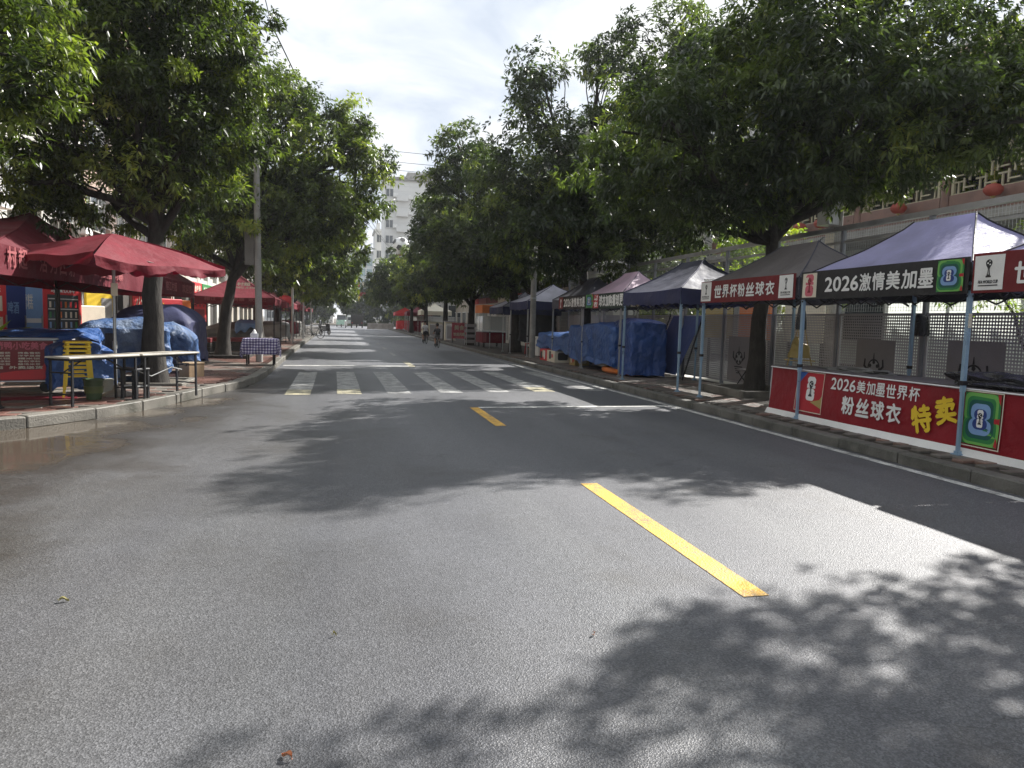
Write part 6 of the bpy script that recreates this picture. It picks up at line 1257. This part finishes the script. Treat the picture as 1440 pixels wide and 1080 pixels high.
for x_ in (-.75, .75): wheel(tr, (x_, -.4, .32), .32, .16); MB().box((x_ * .9, -.98, .75), (.14, .04, .1)).build('tail_light', M['ink_red'], tr)
wheel(tr, (0, 2.1, .32), .32, .16)
M['mint'] = pbr('mint_paint', (.42, .62, .52), .3, .06, 2)
mv = thing('electric_tricycle', 'mint green covered electric tricycle coming up the road', 'electric tricycle', (.0, 113, 0)); MB().bbox((0, .3, .75), (1.45, 2.2, .75), .12).build('body', M['mint'] if 'mint' in M else M['ink_cream'], mv); MB().bbox((0, .3, 1.85), (1.4, 2.1, .12), .05).build('roof', M['white'], mv); MB().add([(-.66, -.8, 1.1), (.66, -.8, 1.1), (.6, -.55, 1.8), (-.6, -.55, 1.8)], [(0, 1, 2, 3)]).build('windscreen', M['pane'], mv)
for x_ in (-.65, .65):
    for y_ in (-.5, 1.2): MB().bar((x_, y_, 1.1), (x_ * .95, y_, 1.82), .05).build('pillar', M['white'], mv)
    wheel(mv, (x_, 1.0, .28), .28, .12); MB().ball((x_ * .8, -.82, .85), .1, 10).build('headlight', M['ink_white'], mv, 60)
wheel(mv, (0, -.6, .28), .28, .12)
for k, (x, y, c_, l) in enumerate(((-3.0, 112, 'dark_steel', 'dark motorcycle rider scooter left of the mint tricycle, far off'), (.6, 104, 'ink_white', 'white scooter riding just in front of the mint tricycle'), (-1.3, 62, 'black', 'black scooter parked by the left kerb beyond the bicycle'))):
    s3 = thing('scooter', l.replace(' rider', ''), 'scooter', (x, y, 0), R_((-90, -90, 60)[k])); scooter_parts(s3, c_)
vn = thing('delivery_van', 'pale grey van parked far off between the two tricycles', 'van', (1.7, 124, 0)); MB().bbox((0, 0, 1.1), (1.7, 4, 1.2), .15).build('body', M['grey_cab'], vn); MB().bbox((0, .2, 1.75), (1.5, 3.2, .3), .1).build('roof', M['grey_cab'], vn); MB().box((0, -2.005, 1.3), (1.4, .02, .5)).build('windscreen', M['pane'], vn)
for x_ in (-.8, .8):
    for y_ in (-1.3, 1.3): wheel(vn, (x_, y_, .32), .32, .18)
# ------------------------------------------------------------------ people
M['skin'] = pbr('skin', (.42, .25, .17), .55, .05, 4); M['hair'] = pbr('hair', (.02, .017, .015), .5, .2, 30)
def skinned(name, V, E, Rr, mats, parent, lv=2, reg=None):
    me = bpy.data.meshes.new(name); me.from_pydata(V, E, []); o_ = bpy.data.objects.new(name, me); COL.objects.link(o_)
    sk = o_.modifiers.new('s', 'SKIN'); sk.use_smooth_shade = True
    for d, r in zip(me.skin_vertices[0].data, Rr): d.radius = (r, r); d.use_root = False
    me.skin_vertices[0].data[0].use_root = True
    ss = o_.modifiers.new('ss', 'SUBSURF'); ss.levels = lv; ss.render_levels = lv
    m2 = bpy.data.meshes.new_from_object(o_.evaluated_get(bpy.context.evaluated_depsgraph_get())); bpy.data.objects.remove(o_)
    for q in mats: m2.materials.append(q)
    if reg:
        for p in m2.polygons: p.material_index = reg(p.center)
    m2.shade_smooth(); return link(name, m2, parent)
def child_rider(label, loc, rz, top, shorts, s_=1.0):
    t = thing('person', label, 'person', loc, rz); t.scale = (s_,) * 3
    # x forward, y left, z up; seated on a small bicycle, saddle at z .62
    V = [(-.20, 0, .70), (-.16, 0, .86), (-.08, 0, 1.04), (-.04, 0, 1.13), (-.01, 0, 1.19), (-.08, .13, 1.05), (.07, .17, .88), (.27, .17, .80), (.33, .17, .79), (-.08, -.13, 1.05), (.07, -.17, .88), (.27, -.17, .80), (.33, -.17, .79),
         (-.16, .08, .68), (.10, .10, .56), (.00, .10, .26), (.06, .10, .17), (.15, .10, .16), (-.16, -.08, .68), (.06, -.10, .62), (-.14, -.10, .44), (-.17, -.10, .35), (-.07, -.10, .34)]
    E = [(0, 1), (1, 2), (2, 3), (3, 4), (2, 5), (5, 6), (6, 7), (7, 8), (2, 9), (9, 10), (10, 11), (11, 12), (0, 13), (13, 14), (14, 15), (15, 16), (16, 17), (0, 18), (18, 19), (19, 20), (20, 21), (21, 22)]
    Rr = [.105, .10, .105, .05, .045, .055, .04, .032, .03, .055, .04, .032, .03, .075, .06, .042, .032, .03, .075, .06, .042, .032, .03]
    def reg(c):
        if c.z < .22 and c.x > -.02 or (c.z < .40 and c.y < 0 and c.x < -.02 and c.z < .385): return 3
        if c.z > .74 and c.z < 1.12 and c.x < .1 and not (abs(c.y) > .14 and c.z < .9): return 0
        if c.z > .52 and c.z <= .78 and abs(c.y) < .16 and c.x < .12: return 1
        return 2
    b_ = skinned('body', V, E, Rr, [top, shorts, M['skin'], M['black']], t, 2, reg)
    hd = MB().ball((.03, 0, 1.30), .095, 16, 0, (1, .86, 1.16)); hd.ball((.125, 0, 1.285), .018, 8).ball((.03, .085, 1.29), .022, 8, 0, (.7, .5, 1.2)).ball((.03, -.085, 1.29), .022, 8, 0, (.7, .5, 1.2)); hd.build('head', M['skin'], t, 60)
    for y_ in (-.035, .035): MB().ball((.108, y_, 1.315), .011, 8).build('eye', M['black'], t, 60)
    MB().box((.112, 0, 1.245), (.012, .04, .008)).build('mouth', M['ink_pink'], t)
    MB().ball((.012, 0, 1.335), .104, 16, 0, (1.0, .92, .98)).build('hair', M['hair'], t, 60)
    for y_ in (-.17, .17):
        hand = MB().ball((.35, y_, .785), .028, 8, 0, (1.1, .9, .7))
        for f in range(4): hand.tube([(.355, y_ - .026 + f * .017, .80), (.385, y_ - .026 + f * .017, .798), (.39, y_ - .026 + f * .017, .775)], [.009, .008, .007], 5)
        hand.tube([(.34, y_ - math.copysign(.026, y_), .785), (.365, y_ - math.copysign(.04, y_), .77)], [.009, .007], 5); hand.build('hand', M['skin'], t, 60)
    return t
M['shirt_black'] = cloth('shirt_black', (.02, .02, .022), 0); M['shirt_white'] = cloth('shirt_white', (.62, .62, .62), .1); M['shorts_grey'] = cloth('shorts_grey', (.16, .16, .16), 0); M['trousers'] = cloth('trousers_dark', (.06, .06, .065), 0)
B1 = (5.05, 39.2, .0); B2 = (5.1, 45.5, 0)
bicycle('small grey bicycle under the child in the black shirt', B1, R_(93), .78, 'ink_grey')
child_rider('child in a black shirt and grey shorts riding away by the right kerb', B1, R_(93), M['shirt_black'], M['shorts_grey'], .93)
bicycle('bicycle under the rider in the white shirt', B2, R_(95), .86, 'ink_black')
child_rider('rider in a white shirt and dark trousers just ahead of the black-shirted child', B2, R_(95), M['shirt_white'], M['trousers'], 1.03)
# ------------------------------------------------------------------ overhead wires, fallen leaves
def wire(label, a, b, sag, r=.012, g='overhead wires'):
    a = Vector(a); b = Vector(b); n = 24; tag(MB().tube([a + (b - a) * (i / n) + Vector((0, 0, -sag * 4 * (i / n) * (1 - i / n))) for i in range(n + 1)], r, 4).build('overhead_wire', M['black']), label, 'wire', g)
for k, (z, l) in enumerate(((12.2, 'topmost of the four wires crossing the sky above the road'), (11.55, 'second highest of the four wires crossing the sky'), (11.05, 'third of the four wires crossing the sky'), (10.5, 'lowest of the four wires crossing the sky'))): wire(l, (-14, 46, z + .6), (16, 48, z), .5, .014)
wire('left wire running from the utility pole cross-arm up over the camera', (-2.9, 22.1, 9.6), (-3.6, -16, 13.5), .3); wire('right wire running from the utility pole cross-arm up over the camera', (-1.96, 22.1, 9.6), (-2.7, -16, 13.5), .3)
wire('long wire from the utility pole to the distant tower', (-1.96, 22.1, 9.6), (9, 120, 12.5), 1.6, .02); wire('lower long wire sloping across the distant tower', (-2.9, 22.1, 9.3), (10, 110, 10.2), 1.4, .02)
wire('thin wire along the right trees above the stall tents', (7.25, 27.4, 6.9), (10.6, 14.2, 4.6), .5, .012)
M['dead_leaf'] = pbr('dead_leaf', (.42, .17, .08), .6, .25, 20); M['dead_leaf_y'] = pbr('dead_leaf_yellow', (.26, .23, .09), .6, .25, 20)
def fallen(label, x, y, rz, s_, m_):
    mb = MB(); mb.grid(lambda u, v: ((u - .5) * s_, (v - .5) * s_ * .42 * (1 - (2 * u - 1) ** 2) ** .6, .006 + .012 * abs(2 * v - 1) + .008 * math.sin(u * 5)), 8, 4); mb.tube([(-s_ * .5, 0, .006), (-s_ * .66, .01, .012)], .002, 4)
    o_ = mb.build('fallen_leaf', m_, None, 60); o_.location = (x, y, .003); o_.rotation_euler = (0, 0, rz); tag(o_, label, 'leaf', 'fallen leaves on the road')
fallen('reddish brown fallen leaf on the asphalt at the bottom edge', -.17, 2.45, 2.4, .05, M['dead_leaf']); fallen('yellowish fallen leaf on the asphalt at the lower left', -1.38, 4.05, .2, .045, M['dead_leaf_y'])
fallen('tiny pale fallen leaf near the lower middle of the road', -.02, 3.4, .5, .02, M['dead_leaf_y']); fallen('small dark fallen leaf under the near tree shadow', 1.2, 3.2, 1.2, .025, M['dead_leaf'])

# ------------------------------------------------------------------ faint haze down the street
hm_ = bpy.data.materials.new('haze'); hm_.use_nodes = True; hn = hm_.node_tree.nodes; hn.remove(hn['Principled BSDF'])
pv = hn.new('ShaderNodeVolumePrincipled'); pv.inputs['Color'].default_value = (.9, .93, .97, 1); pv.inputs['Density'].default_value = .0005; pv.inputs['Anisotropy'].default_value = .25
hm_.node_tree.links.new(pv.outputs[0], hn['Material Output'].inputs['Volume'])
hz_ = MB().box((0, 300, 16.5), (1010, 1210, 36)).build('haze', hm_); hz_['kind'] = 'stuff'
# end
